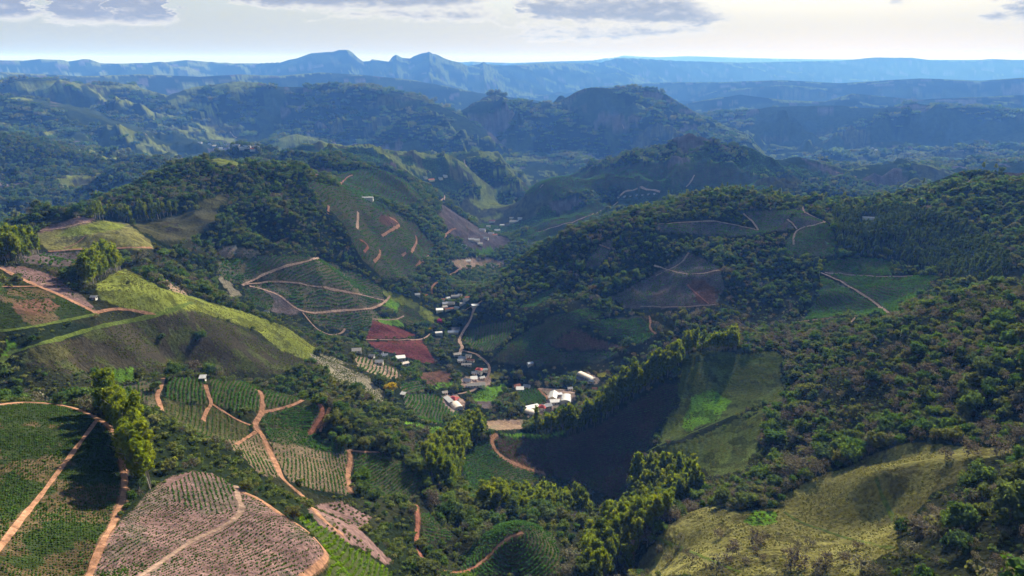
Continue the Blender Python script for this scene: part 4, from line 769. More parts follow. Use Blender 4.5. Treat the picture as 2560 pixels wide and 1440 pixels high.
M_YOUNG = leaf_mat('leaf_young', [(.13, .23, .02), (.16, .26, .024), (.12, .21, .02)], .45, (1.3, 1.25, .3))
M_GREY = leaf_mat('leaf_dry', [(0.150, 0.127, 0.088), (0.124, 0.104, 0.081), (0.169, 0.163, 0.098), (0.098, 0.091, 0.065)], .3, (1.1, 1, .8))
M_BUSH = leaf_mat('leaf_shrub', [(0.082, 0.116, 0.036), (0.130, 0.154, 0.049), (0.068, 0.103, 0.032), (0.170, 0.170, 0.061)], .4)
M_COFFEE = leaf_mat('leaf_coffee', [(0.059, 0.137, 0.036), (0.082, 0.172, 0.043), (0.070, 0.148, 0.039)], .35, (1.25, 1.3, .4))
M_CROP = leaf_mat('leaf_crop', [(.050, .105, .022), (.070, .125, .026), (.058, .098, .026)], .4)
M_YEL = leaf_mat('leaf_yellow', [(.42, .30, .015), (.46, .34, .02)], .35, (1.1, 1.05, .5))
M_MAG = leaf_mat('leaf_magenta', [(.36, .03, .12), (.40, .04, .14)], .3, (1, 1, 1))
M_TUSS = leaf_mat('leaf_tussock', [(.14, .13, .045), (.11, .12, .035), (.17, .14, .06)], .4)
M_BARK = plain_mat('bark', (.13, .10, .075), .9, .3, .8, .1)
M_BARKP = plain_mat('bark_pale', (.30, .26, .21), .9, .3, .8, .1)

def rr_(seed): return np.random.default_rng(seed)
# crown + trunk meshes for single trees
KINDS = {}
def make_kind(key, n, lob, hh, ww, leaf, nleaf, mat, bark, tr, limbs, top, core=.72):
    KINDS[key] = []
    for k in range(n):
        g = rr_(hash(key) % 997 + k * 13 if False else (sum(map(ord, key)) * 7 + k * 13))
        h = hh * g.uniform(.9, 1.1); w = ww * g.uniform(.88, 1.12)
        KINDS[key].append((mesh_py(key + '_crown', crown_geo(g, lob(g, h, w, 9 if lob is broad_lobes else 8), leaf, nleaf, core), mat), mesh_py(key + '_trunk', trunk_geo(g, h, tr, limbs, top), bark), h))
make_kind('broadleaf', 8, broad_lobes, 11, 10.5, .62, 620, M_TREE, M_BARK, .32, 4, .55)
make_kind('eucalyptus', 7, euc_lobes, 21, 8.2, .60, 640, M_EUC, M_BARKP, .30, 3, .85)
make_kind('dry', 5, broad_lobes, 10, 9.5, .50, 330, M_GREY, M_BARKP, .28, 5, .6, .35)
make_kind('shrub', 3, broad_lobes, 3.4, 4.6, .36, 220, M_BUSH, M_BARK, .10, 2, .4)
make_kind('flowering', 1, broad_lobes, 11, 11, .5, 900, M_YEL, M_BARK, .3, 4, .5)
make_kind('magenta', 1, broad_lobes, 9, 7, .5, 600, M_MAG, M_BARK, .25, 3, .5)

def scatter(name, pts, sources, scl, idx, label, tilt=.06, kind='stuff'):
    """one object that stands many copies of its own child plants on the ground"""
    pts = np.asarray(pts, np.float32); n = len(pts)
    if n < len(sources) + 1: return None
    me = bpy.data.meshes.new(name); me.vertices.add(n); me.vertices.foreach_set('co', pts.ravel())
    rot = np.stack([RNG.normal(0, tilt, n), RNG.normal(0, tilt, n), RNG.uniform(0, 6.283, n)], 1).astype(np.float32)
    a = me.attributes.new('rot', 'FLOAT_VECTOR', 'POINT'); a.data.foreach_set('vector', rot.ravel())
    a = me.attributes.new('scl', 'FLOAT_VECTOR', 'POINT'); a.data.foreach_set('vector', np.asarray(scl, np.float32).ravel())
    a = me.attributes.new('pick', 'INT', 'POINT'); a.data.foreach_set('value', np.asarray(idx, np.int32))
    ob = link(name, me); tag(ob, label, None, None, kind)
    ng = bpy.data.node_groups.new(name, 'GeometryNodeTree')
    ng.interface.new_socket('Geometry', in_out='INPUT', socket_type='NodeSocketGeometry'); ng.interface.new_socket('Geometry', in_out='OUTPUT', socket_type='NodeSocketGeometry')
    N = ng.nodes; L = ng.links; gi = N.new('NodeGroupInput'); go = N.new('NodeGroupOutput'); ip = N.new('GeometryNodeInstanceOnPoints'); jn = N.new('GeometryNodeJoinGeometry')
    for k, (nm, m) in enumerate(sources):
        c = bpy.data.objects.new(nm, m); COL.objects.link(c); c.parent = ob
        j = n - 1 - k; c.location = pts[j]; c.rotation_euler = rot[j]; c.scale = np.asarray(scl)[j]
        oi = N.new('GeometryNodeObjectInfo'); oi.inputs['Object'].default_value = c; oi.inputs['As Instance'].default_value = True; L.new(oi.outputs['Geometry'], jn.inputs[0])
    def na(nm, t):
        q = N.new('GeometryNodeInputNamedAttribute'); q.data_type = t; q.inputs['Name'].default_value = nm; return q.outputs['Attribute']
    L.new(gi.outputs[0], ip.inputs['Points']); L.new(jn.outputs[0], ip.inputs['Instance']); ip.inputs['Pick Instance'].default_value = True
    L.new(na('pick', 'INT'), ip.inputs['Instance Index']); L.new(na('rot', 'FLOAT_VECTOR'), ip.inputs['Rotation']); L.new(na('scl', 'FLOAT_VECTOR'), ip.inputs['Scale'])
    L.new(ip.outputs[0], go.inputs[0])
    md = ob.modifiers.new('plants', 'NODES'); md.node_group = ng
    return ob
def whole(key, k, lob, hh, ww, leaf, nleaf, mat, bark, tr, seed, core=.72, limbs=2, top=.6):
    g = rr_(seed + k * 7); h = hh * g.uniform(.9, 1.1); w = ww * g.uniform(.88, 1.12)
    c = crown_geo(g, lob(g, h, w, 7), leaf, nleaf, core); t = trunk_geo(g, h, tr, limbs, top)
    v, f = join_geo([c, t]); return mesh_py(key, (v, f), mat, bark, split=len(c[1]))

def cells(r0, r1, s, a=43):
    """jittered lattice of spots between two distances"""
    xm = r1 * math.sin(R(a)); nx = int(2 * xm / s) + 1; ny = int(r1 / s) + 1
    X, Y = np.meshgrid(np.linspace(-xm, xm, nx), np.linspace(0, r1, ny)); X = X.ravel() + RNG.uniform(-.48, .48, X.size) * s; Y = Y.ravel() + RNG.uniform(-.48, .48, Y.size) * s
    r = np.hypot(X, Y); m = (r > r0) & (r <= r1) & (np.abs(np.arctan2(X, Y)) < R(a)); return X[m], Y[m]
def seen(x, y, h, slack=.006):
    z = hgt(x, y); r = np.hypot(x, y); i, j = near_idx(x, y)
    return z, (z + h) / r > HOR[i, j] - slack
EUCZ = [np.array([float(v) for v in s.replace(',', ' ').split()]).reshape(-1, 2) for s in (
 "262,1028 300,1046 332,1086 352,1128 368,1180 384,1228 345,1230 322,1188 314,1132 294,1088 262,1052",
 "1330,1082 1400,1072 1480,1036 1560,972 1640,926 1720,882 1840,862 1840,890 1735,908 1652,955 1572,1004 1492,1068 1400,1095",
 "1190,1275 1240,1262 1420,1268 1480,1280 1470,1300 1400,1298 1320,1296 1240,1296", "1560,1215 1640,1170 1740,1195 1745,1240 1690,1280 1640,1325 1605,1350 1570,1440 1470,1460 1460,1385 1525,1310 1570,1260",
 "-60,600 60,600 105,625 90,660 -60,660", "208,690 250,672 300,668 318,690 300,712 240,722 205,712", "215,548 300,534 445,536 448,556 330,562 230,560",
 "2080,535 2250,525 2400,555 2520,655 2560,710 2430,712 2300,672 2230,648 2150,640 2090,612", "1062,1170 1110,1130 1172,1085 1195,1095 1172,1160 1130,1230 1082,1215", "1180,1080 1200,1070 1210,1100 1190,1115")]
def in_any(polys, px, py):
    m = np.zeros(px.shape, bool)
    for p in polys: m |= inside(p, px, py)
    return m
BUSHZ = [np.array([float(v) for v in s.replace(',', ' ').split()]).reshape(-1, 2) for s in (
 "335,1015 400,1036 450,1070 500,1100 560,1112 600,1140 660,1196 710,1212 780,1262 720,1290 620,1245 575,1210 520,1180 470,1175 400,1208 384,1240 365,1180 350,1120", "720,1230 900,1240 1050,1250 1045,1440 990,1450 900,1380 800,1300", "0,870 150,880 290,930 280,965 100,1000 0,1012", "0,820 240,790 240,815 40,870 0,880", "880,1000 1000,1010 1040,1060 900,1120 830,1090", "540,690 640,740 760,800 790,860 640,790 540,740")]
CF, CS = CI['forest'], CI['scrub']
TREES = []                                       # x, y, z, kind, scale : candidates for single trees
def band(r0, r1, s, keep=1.0):
    x, y = cells(r0, r1, s); i, j = near_idx(x, y); c = CLS[i, j]
    m = ((c == CF) | ((c == CS) & (RNG.random(len(x)) < .55))) & (RNG.random(len(x)) < keep); x, y, c = x[m], y[m], c[m]
    z, v = seen(x, y, 14); x, y, z = x[v], y[v], z[v]
    px, py = project(x, y, z); e = in_any(EUCZ, px, py)
    return x, y, z, px, py, e
def size(n, lo, hi): return RNG.uniform(lo, hi, n) * RNG.choice([.6, .8, 1, 1, 1.15, 1.5], n)

near_tr = [band(140, 420, 4.3), band(420, 720, 4.6), band(720, 1150, 5.7)]
eb = band(150, 700, 3.1); near_tr.append(tuple(a[eb[5]] for a in eb))                   # eucalyptus stands close together
x, y, z, px, py, e = [np.concatenate(q) for q in zip(*near_tr)]
sc = size(len(x), .40, .72) * (1 + .35 * np.clip(fbm(x, y, 45, 2, 420), -.6, 1)); sc[e] = RNG.uniform(.5, 1.08, int(e.sum()))
ni = near_idx(x, y); low = LOW[ni]; hx = np.array([hit(b_[0], b_[1])[:2] for b_ in BL])          # houses stand in clearings
hd = np.full(len(x), 1e9)
for q_ in hx:
    u = q_ / np.linalg.norm(q_); dx = x - q_[0]; dy = y - q_[1]; al = dx * u[0] + dy * u[1]; ac = np.abs(dx * u[1] - dy * u[0]); hd = np.minimum(hd, np.maximum(ac, np.where(al < 0, -al * .42, al)))
gone = (hd < 9.5) | (low & ~e & (RNG.random(len(x)) < .45))
x, y, z, px, py, e, sc, low = x[~gone], y[~gone], z[~gone], px[~gone], py[~gone], e[~gone], sc[~gone], low[~gone]
sc[e] *= 1.0
rgt = px > 1500
dryp = np.where(rgt & (py > 780), .30, .08) + .25 * (fbm(x, y, 60, 2, 401) > .25)
isdry = (~e) & (RNG.random(len(x)) < dryp)
bz = in_any(BUSHZ, px, py)
isbush = (~e) & (~isdry) & (RNG.random(len(x)) < np.where(bz | low, .93, np.where(CLS[near_idx(x, y)] == CS, .7, .18)))
isdry &= ~(bz & (RNG.random(len(x)) < .7)); sc[(bz | low) & ~isbush & ~e] *= .6; sc[bz & isbush] *= RNG.uniform(.8, 1.35, int((bz & isbush).sum()))
dist = np.sqrt(x * x + y * y + z * z)
app = np.where(e, 21, np.where(isbush, 4, 11)) * sc / dist
ok = (px > -20) & (px < 2580) & (py < 1460)
single = np.zeros(len(x), bool)
zz_, vis_ = seen(x, y, 4, 0.0)
for msk in (e, (~e) & (~isbush) & (~isdry), isdry):
    c = np.nonzero(msk & ok & vis_)[0]; c = c[np.argsort(-app[c])][:{0: 230, 1: 300, 2: 110}[0 if msk is e else (2 if msk is isdry else 1)]]; single[c] = True
rest = ~single
forest_src = [('tree', whole('tree', k, broad_lobes, 10.5, 10, .85, 230, M_TREE, M_BARK, .28, 500)) for k in range(8)]
dry_src = [('tree', whole('dry_tree', k, broad_lobes, 9.5, 9, .62, 150, M_GREY, M_BARKP, .24, 540, .35, 4)) for k in range(3)]
euc_src = [('tree', whole('eucalyptus', k, euc_lobes, 20, 8, .85, 240, M_EUC, M_BARKP, .28, 560, top=.85)) for k in range(5)]
bush_src = [('shrub', whole('shrub', k, broad_lobes, 3.4, 5.0, .55, 110, M_BUSH, M_BARK, .1, 580)) for k in range(3)]
def put(name, m, src, label, s, hs=None):
    n = int(m.sum())
    if not n: return
    S = np.stack([s[m], s[m], s[m] * RNG.uniform(.85, 1.2, n)], 1)
    scatter(name, np.stack([x[m], y[m], z[m]], 1), src, S, RNG.integers(0, len(src), n), label)
put('forest', rest & ~e & ~isdry & ~isbush, forest_src, 'mixed green forest covering the near slopes and gullies', sc)
put('dry_woodland', rest & isdry, dry_src, 'greyish half-bare trees mixed through the right-hand forest', sc)
e8 = inside(EUCZ[7], px, py)
put('eucalyptus_wood', rest & e & ~e8, euc_src, 'yellow-green eucalyptus filling the stands and crest rows', sc)
put('plantation', rest & e & e8, [('tree', whole('plantation_tree', k, euc_lobes, 15, 7, .85, 200, M_PLANT, M_BARKP, .24, 590, top=.85)) for k in range(5)], 'close-planted dark green plantation on the right-hand ridge', sc * .85)
put('undergrowth', rest & isbush, bush_src, 'shrubs filling the gaps below the trees', sc * 1.1)
print('near plants', len(x), 'single', int(single.sum()))
SINGLE = [(x[k], y[k], z[k], px[k], py[k], 'eucalyptus' if e[k] else ('dry' if isdry[k] else 'broadleaf'), sc[k]) for k in np.nonzero(single)[0]]

# woods farther off: bigger steps, coarser trees, still one by one on the ground
x, y, z, px, py, e = [np.concatenate(q) for q in zip(*[band(1150, 1800, 7.8), band(1800, 2900, 11.5)])]
sc = size(len(x), .5, .9) * np.where(np.hypot(x, y) > 1800, 1.35, 1.0)
far_src = [('tree', whole('far_tree', k, broad_lobes, 10.5, 10.5, 1.5, 70, M_TREE, M_BARK, .3, 600, limbs=0)) for k in range(4)]
put('far_forest', np.ones(len(x), bool), far_src, 'forest on the middle-distance hills', sc); n1 = len(x)
def clump(k):
    g = rr_(700 + k); lb = [(g.normal(0, 9), g.normal(0, 9), g.uniform(3, 6), g.uniform(4, 7), g.uniform(4, 6)) for _ in range(9)]
    return mesh_py('far_wood', crown_geo(g, lb, 3.0, 90), M_TREE)
x, y, z, px, py, e = [np.concatenate(q) for q in zip(*[band(2900, 4500, 26, .8), band(4500, 7500, 42, .7)])]
sc = size(len(x), .8, 1.25) * np.where(np.hypot(x, y) > 4500, 1.6, 1.0)
put('distant_forest', np.ones(len(x), bool), [('tree_clump', clump(k)) for k in range(4)], 'blue-hazed woods on the distant hills', sc)
print('far', n1, len(x))

# coffee bushes and crops, row by row in their parcels
def bush_mesh(nm, k, h, w, leaf, n, mat):
    g = rr_(800 + k); lb = [(0, 0, h * .5, w * .45, h * .48), (w * .2, .1 * w, h * .62, w * .28, h * .3), (-w * .18, -.12 * w, h * .4, w * .3, h * .3)]
    return mesh_py(nm, crown_geo(g, lb, leaf, n, .8), mat)
coffee_src = [('coffee_bush', bush_mesh('coffee_bush', k, 1.0, 1.0, .24, 42, M_COFFEE)) for k in range(3)]
young_src = [('coffee_bush', bush_mesh('young_bush', 60 + k, 1.0, 1.0, .24, 42, M_YOUNG)) for k in range(2)]
crop_src = [('plant', bush_mesh('crop_plant', k, .8, 1.0, .26, 16, M_CROP)) for k in range(2)]
KNOLL = None; tot = 0
for k, (cv, pl, poly, nm, lb) in enumerate(PARCELS):
    if not pl: continue
    sel = np.nonzero(FID == k)
    if len(sel[0]) < 4: continue
    fx, fy = GX[sel], GY[sel]; r = np.median(np.hypot(fx, fy))
    sp, st = pl['sp'], pl['st']
    if pl['ring']:
        c = hit(*pl['ring']); R1 = np.hypot(fx - c[0], fy - c[1]).max(); P = []
        for q in np.arange(2.0, R1, sp):
            th = np.arange(0, 2 * math.pi, st / q); w = 1 + .05 * np.sin(th * 2 + .5) + .03 * np.sin(th * 3); P.append(np.stack([c[0] + q * w * np.cos(th), c[1] + q * w * np.sin(th) * 1.05], 1))
        P = np.concatenate(P)
    else:
        a, b_ = hit(*pl['dir'][0]), hit(*pl['dir'][1]); d = np.array([b_[0] - a[0], b_[1] - a[1]]); d /= np.linalg.norm(d); nrm = np.array([-d[1], d[0]])
        c = np.array([fx.mean(), fy.mean()]); u = (fx - c[0]) * d[0] + (fy - c[1]) * d[1]; v = (fx - c[0]) * nrm[0] + (fy - c[1]) * nrm[1]
        U, Vv = np.meshgrid(np.arange(u.min(), u.max(), st), np.arange(v.min(), v.max(), sp)); U = U.ravel(); Vv = Vv.ravel()
        Vv = Vv + 1.6 * sp * fbm(U * .4, Vv * .25, 24, 2, 40 + k) + RNG.normal(0, .10, U.size)
        P = c + U[:, None] * d + Vv[:, None] * nrm
    P = P + RNG.normal(0, .12 * st, P.shape)
    i, j = near_idx(P[:, 0], P[:, 1]); m = FID[i, j] == k
    gap = fbm(P[:, 0], P[:, 1], 11, 3, 900) + .6 * fbm(P[:, 0], P[:, 1], 30, 2, 901)
    m &= RNG.random(len(P)) < np.clip(pl['den'] * (1.06 - .35 * np.clip(gap, 0, 1)) if pl['den'] > .95 else pl['den'] - gap * .8, .02, 1)
    P = P[m]
    if len(P) < 6: continue
    zz, v = seen(P[:, 0], P[:, 1], 2, .004); P = P[v]; zz = zz[v]
    s = pl['s'] * RNG.uniform(.55, 1.35, len(P)) * (1 + .25 * fbm(P[:, 0], P[:, 1], 16, 2, 77)); S = np.stack([s, s, s * RNG.uniform(.8, 1.1, len(P))], 1)
    src = {'coffee': coffee_src, 'crop': crop_src, 'young': young_src}[pl['kind']]
    pts = np.stack([P[:, 0], P[:, 1], zz - .1], 1)
    if pl['ring']:
        o_ = np.argsort(np.hypot(P[:, 0], P[:, 1]) + RNG.normal(0, .1, len(P))); KNOLL = (pts[o_[:300]], S[o_[:300]]); kp = o_[300:]; pts, S = pts[kp], S[kp]
    tot += len(pts)
    scatter(nm or 'coffee_plantation', pts, src, S, RNG.integers(0, len(src), len(pts)), lb, .05)
print('row plants', tot)
# tussocks and low shrubs on pastures and scrubby faces
def field_scatter(name, classes, r0, r1, s, src, size_, label, dens=1.0, lam=14, th=-.1):
    x, y = cells(r0, r1, s); i, j = near_idx(x, y); m = np.isin(CLS[i, j], [CI[c] for c in classes]) & (FID[i, j] < 0) & (~ROADM[i, j]); x, y = x[m], y[m]
    m = (fbm(x, y, lam, 3, 950) > th) & (RNG.random(len(x)) < dens); x, y = x[m], y[m]
    z, v = seen(x, y, 2, .002); x, y, z = x[v], y[v], z[v]; n = len(x)
    if n < 8: return
    q = size_ * RNG.uniform(.5, 1.35, n); scatter(name, np.stack([x, y, z - .1], 1), src, np.stack([q, q, q * RNG.uniform(.6, 1, n)], 1), RNG.integers(0, len(src), n), label)
    print(name, n)
tus_src = [('tussock', bush_mesh('tussock', 20 + k, .7, 1.1, .30, 14, M_TUSS)) for k in range(2)]
low_src = [('shrub', bush_mesh('low_shrub', 30 + k, 1.0, 1.2, .34, 26, M_BUSH)) for k in range(2)]
field_scatter('grass_tussocks', ['dry', 'tuss', 'grass', 'olive'], 190, 720, 1.35, tus_src, .75, 'coarse grass tussocks on the pastures', .7)
field_scatter('heath', ['dark', 'rock'], 300, 760, 1.4, low_src, .85, 'low dark heath on the face of the ridge pasture', .75, 20, -.2)
field_scatter('weeds', ['scrub', 'pink', 'brown', 'lush'], 140, 700, 1.9, low_src, 1.0, 'weeds and low shrubs on banks and rough ground', .6, 18, .0)

gro_src = [('coffee_bush', bush_mesh('far_coffee', 70 + k, 1.6, 3.4, .9, 18, M_COFFEE)) for k in range(2)]
field_scatter('far_groves', ['grove', 'coffee'], 1250, 2700, 6.0, gro_src, 1.3, 'dark coffee groves on the middle-distance hills', .75, 40, -.5)
# ------------------------------------------------------------------ single trees
ZONES = [((2250, 1180, 2600, 1480), 'in the forest at the lower right corner'), ((1900, 1000, 2600, 1180), 'just above the right-hand pasture crest'), ((1850, 760, 2150, 1000), 'beside the terraced grass slope'), ((2350, 700, 2600, 1000), 'high on the right slope'), ((2150, 760, 2350, 1000), 'in the middle of the right slope'),
         ((1440, 1330, 1800, 1480), 'in the grove front beside the pasture'), ((1480, 1240, 1800, 1330), 'amid the grove beside the pasture'), ((1480, 1120, 1800, 1240), 'in the grove below the grassy track'),
         ((1180, 1240, 1480, 1320), 'behind the round knoll'), ((1040, 1040, 1200, 1320), 'in the gully left of the hooked track'), ((1200, 1040, 1480, 1240), 'around the hooked track'), ((230, 960, 420, 1260), 'in the row beside the curved track'), ((400, 960, 700, 1260), 'in the thicket above the pinkish hill'), ((700, 900, 1100, 1480), 'on the brushy slope beyond the coffee crest'),
         ((0, 820, 500, 1010), 'in the scrub behind the striped field'), ((-50, 520, 420, 740), 'on the upper left pastures'), ((1300, 840, 1900, 1130), 'along the spur crest above the dark bowl'), ((420, 640, 900, 960), 'in the gully behind the ridge pasture'), ((1800, 1130, 2300, 1480), 'around the right-hand pasture')]
LOOK = {'eucalyptus': ('eucalyptus_tree', 'tall yellow-green eucalyptus'), 'dry': ('half_bare_tree', 'greyish half-bare tree'), 'broadleaf': ('broadleaf_tree', 'round green tree')}
def plant_tree(x, y, z, key, s, label, group=None, name=None, k=None):
    v = KINDS[key][RNG.integers(0, len(KINDS[key])) if k is None else k]
    root = bpy.data.objects.new(name or LOOK[key][0], None); COL.objects.link(root); root.location = (x, y, z - .2); root.rotation_euler = (RNG.normal(0, .06), RNG.normal(0, .06), RNG.uniform(0, 6.28)); root.scale = (s, s, s * RNG.uniform(.9, 1.15)); root.empty_display_size = .5
    tag(root, label, 'tree', group)
    for nm, m in (('crown', v[0]), ('trunk', v[1])):
        c = bpy.data.objects.new(nm, m); COL.objects.link(c); c.parent = root
    return root
ORD = ['first', 'second', 'third', 'fourth', 'fifth', 'sixth', 'seventh', 'eighth', 'ninth', 'tenth', 'eleventh', 'twelfth', 'thirteenth', 'fourteenth', 'fifteenth', 'sixteenth', 'seventeenth', 'eighteenth', 'nineteenth', 'twentieth', 'twenty-first', 'twenty-second', 'twenty-third', 'twenty-fourth', 'twenty-fifth']
PLURAL = {'eucalyptus': 'eucalyptus', 'dry': 'half-bare trees', 'broadleaf': 'broadleaf trees'}
def zone_of(a, b): return next((t for b_, t in ZONES if b_[0] <= a <= b_[2] and b_[1] <= b <= b_[3]), 'on the valley sides around the farms')
byzone = {}
for t_ in SINGLE: byzone.setdefault((t_[5], zone_of(t_[3], t_[4])), []).append(t_)
for (key, zn), lst in byzone.items():
    lst.sort(key=lambda t_: t_[3])                       # from left to right
    for k, (x_, y_, z_, px_, py_, _, s_) in enumerate(lst):
        lb = LOOK[key][1] + ' ' + zn
        if len(lst) <= 50:
            n_ = len(lst); lb = (ORD[k] + ' ' + LOOK[key][1] + ' from the left ' + zn) if k < n_ / 2 else (ORD[n_ - 1 - k] + ' ' + LOOK[key][1] + ' from the right ' + zn)
        else: lb = ('small ' if s_ < .7 else 'big ') + lb
        plant_tree(x_, y_, z_, key, s_, lb, PLURAL[key] + ' ' + zn)
def tree_at(px, py, key, s, label, name=None):
    h = hit(px, py); plant_tree(h[0], h[1], h[2], key, s, label, None, name)
for px, py, key, s, lb, nm in (
 (975, 985, 'flowering', 1.25, 'yellow flowering tree above the small coffee patch', 'flowering_tree'), (1100, 812, 'magenta', 1.1, 'small magenta flowering tree at the end of the grass crest', 'flowering_tree'), (1075, 828, 'flowering', .6, 'small yellowish tree near the magenta flowering tree', 'flowering_tree'),
 (505, 852, 'broadleaf', .85, 'lone round tree with a long shadow on the dark ridge face', None), (405, 852, 'broadleaf', .5, 'small lone shrub-like tree left of the round tree on the ridge face', None), (322, 712, 'broadleaf', .32, 'tiny lone tree near the top of the bright ridge pasture', None),
 (905, 1215, 'broadleaf', 1.0, 'dark round tree standing in the coffee block beside the steep red track', None), (392, 976, 'broadleaf', .55, 'small dark tree beside the first crest track', None), (800, 890, 'broadleaf', .95, 'dark tree at the tip of the ridge pasture', None),
 (2362, 1150, 'dry', .75, 'thin lone tree on the upper pasture crest', None), (2418, 1142, 'dry', .9, 'second thin tree along the upper pasture crest', None), (2492, 1140, 'dry', .95, 'thin tree nearest the forest on the upper pasture crest', None),
 (2450, 1225, 'broadleaf', 1.15, 'broad bright-topped tree at the edge of the pasture', None), (2390, 1330, 'broadleaf', 1.05, 'domed pale green tree below the pasture in the lower right', None), (1888, 1360, 'dry', .8, 'dead bare tree on the lower pasture', 'dead_tree'), (2150, 1440, 'dry', 1.0, 'greyish tree at the bottom edge of the pasture', None), (1790, 1440, 'dry', .9, 'half-bare tree near the bottom track of the pasture', None), (1985, 1420, 'dry', 1.0, 'half-bare tree in the middle of the lower pasture', None),
 (1910, 1015, 'broadleaf', .6, 'dark tree at the right end of the grassy terrace track', None), (1980, 1000, 'broadleaf', .7, 'dark tree just right of the grassy terrace track', None), (2140, 1040, 'broadleaf', .9, 'isolated dark tree on the scrubby right slope', None), (1810, 1070, 'broadleaf', .35, 'small tree below the bright green patch on the slope', None),
 (2010, 652, 'broadleaf', 1.0, 'single dark tree below the zigzag track', None), (2048, 690, 'eucalyptus', .95, 'tall tree at the head of the straight pale track', None), (1640, 228, 'broadleaf', 3.0, 'tree on the far blue summit', None)):
    tree_at(px, py, key, s, lb, nm)
for k in range(46):                                    # thin trees dotted over the lower pasture
    tx, ty = RNG.uniform(1640, 2240), RNG.uniform(1340, 1470); h_ = hit(tx, ty); i_, j_ = near_idx(np.array([h_[0]]), np.array([h_[1]]))
    if CLS[i_[0], j_[0]] not in (CI['dry'], CI['lush'], CI['tuss']): continue
    plant_tree(h_[0], h_[1], h_[2], 'dry', RNG.uniform(.3, .62), 'thin half-bare tree dotted over the lower pasture', 'thin trees dotted over the lower pasture', 'half_bare_tree')
# skyline trees of the middle right ridge
for q, px in enumerate((1668, 1700, 1716, 1765, 1800, 1812, 1845, 1862, 1880, 1905, 1925, 1944, 2052, 2062, 2110, 2182, 2210, 2300, 2440, 2470)):
    c = np.argmin(np.abs(AZG - ray(px, 500)[0])); j = np.argmax(np.where((RG > 900) & (RG < 1500), T[c], -9)); x_, y_ = GX[c, j], GY[c, j]
    plant_tree(x_, y_, Z[c, j], 'eucalyptus', RNG.uniform(.55, .95), 'thin tall tree on the skyline of the middle right ridge', 'skyline trees of the middle right ridge', 'skyline_tree')
# the nearest bushes of the ringed knoll, one by one
if KNOLL is not None:
    for p, s in zip(*KNOLL):
        o = bpy.data.objects.new('coffee_bush', coffee_src[RNG.integers(0, 3)][1]); COL.objects.link(o); o.location = p; o.scale = s; o.rotation_euler = (0, 0, RNG.uniform(0, 6.28))
        tag(o, 'dark green coffee bush in the rings of the round knoll', 'coffee bush', 'coffee bushes ringing the round knoll')

# ------------------------------------------------------------------ farm buildings
MB = {'white': plain_mat('white_roof', (.44, .43, .41), .65, .2, .5, .4, 0, .35), 'cream': plain_mat('cream_roof', (.56, .48, .39), .7, .25, .4, .2, 0, .35), 'grey': plain_mat('grey_roof', (.34, .35, .38), .6, .3, .5, .3, 0, .35),
      'rust': plain_mat('clay_tile_roof', (.40, .15, .085), .85, .35, 1.2, .1, 0, .25), 'red': plain_mat('red_tile_roof', (.36, .055, .05), .8, .3, 1.2, .15, 0, .25), 'dark': plain_mat('dark_roof', (.13, .12, .14), .7, .3, .6, .2, 0, .35), 'blue': plain_mat('blue_grey_roof', (.42, .47, .55), .55, .2, .5, .4, 0, .35),
      'wall': plain_mat('whitewashed_wall', (.55, .52, .47), .9, .2, .8, .1), 'wallc': plain_mat('ochre_wall', (.52, .38, .25), .9, .25, .8, .1), 'wood': plain_mat('dark_door', (.10, .06, .04), .7, .3, 2), 'glass': plain_mat('window_glass', (.04, .05, .06), .15, .1, 1, .6)}
def box_geo(x0, x1, y0, y1, z0, z1):
    v = np.array([(x, y, z) for z in (z0, z1) for x, y in ((x0, y0), (x1, y0), (x1, y1), (x0, y1))], float)
    return v, [(0, 3, 2, 1), (4, 5, 6, 7), (0, 1, 5, 4), (1, 2, 6, 5), (2, 3, 7, 6), (3, 0, 4, 7)]
def roof_geo(kind, w, d, h, rise, ov=.5, th=.18):
    a, b_ = w / 2 + ov, d / 2 + ov
    if kind == 'flat':
        return box_geo(-a, a, -b_, b_, h, h + .3)
    if kind == 'shed':
        v = np.array([(-a, -b_, h), (a, -b_, h), (a, b_, h + rise), (-a, b_, h + rise)] * 2, float); v[4:, 2] += th
        return v, [(0, 3, 2, 1), (4, 5, 6, 7), (0, 1, 5, 4), (1, 2, 6, 5), (2, 3, 7, 6), (3, 0, 4, 7)]
    if kind == 'hip':
        k = min(a, b_) * .9
        top = [(-(a - k), 0, h + rise), (a - k, 0, h + rise)] if a >= b_ else [(0, -(b_ - k), h + rise), (0, b_ - k, h + rise)]
        v = np.array([(-a, -b_, h), (a, -b_, h), (a, b_, h), (-a, b_, h)] + top, float)
        f = [(0, 1, 5, 4), (1, 2, 5), (2, 3, 4, 5), (3, 0, 4), (3, 2, 1, 0)] if a >= b_ else [(0, 1, 4), (1, 2, 5, 4), (2, 3, 5), (3, 0, 4, 5), (3, 2, 1, 0)]
        return v, f
    if kind == 'gable':                                  # ridge along x
        p = [(-b_, h - .25), (0, h + rise), (b_, h - .25)]
        prof = p + [(y, z - th) for y, z in p[::-1]]
    else:                                                # barrel vault along x
        n = 12; p = [(-b_ * math.cos(math.pi * k / n), h + rise * math.sin(math.pi * k / n)) for k in range(n + 1)]
        prof = p + [(y * .96, z - th) for y, z in p[::-1]]
    m = len(prof); v = np.array([(x, y, z) for x in (-a, a) for y, z in prof], float)
    f = [(k, (k + 1) % m, m + (k + 1) % m, m + k) for k in range(m)]; hn = m // 2
    for s in (0, m):
        for k in range(hn - 1): q = (s + k, s + k + 1, s + m - 2 - k, s + m - 1 - k); f.append(q if s else q[::-1])
    return v, f
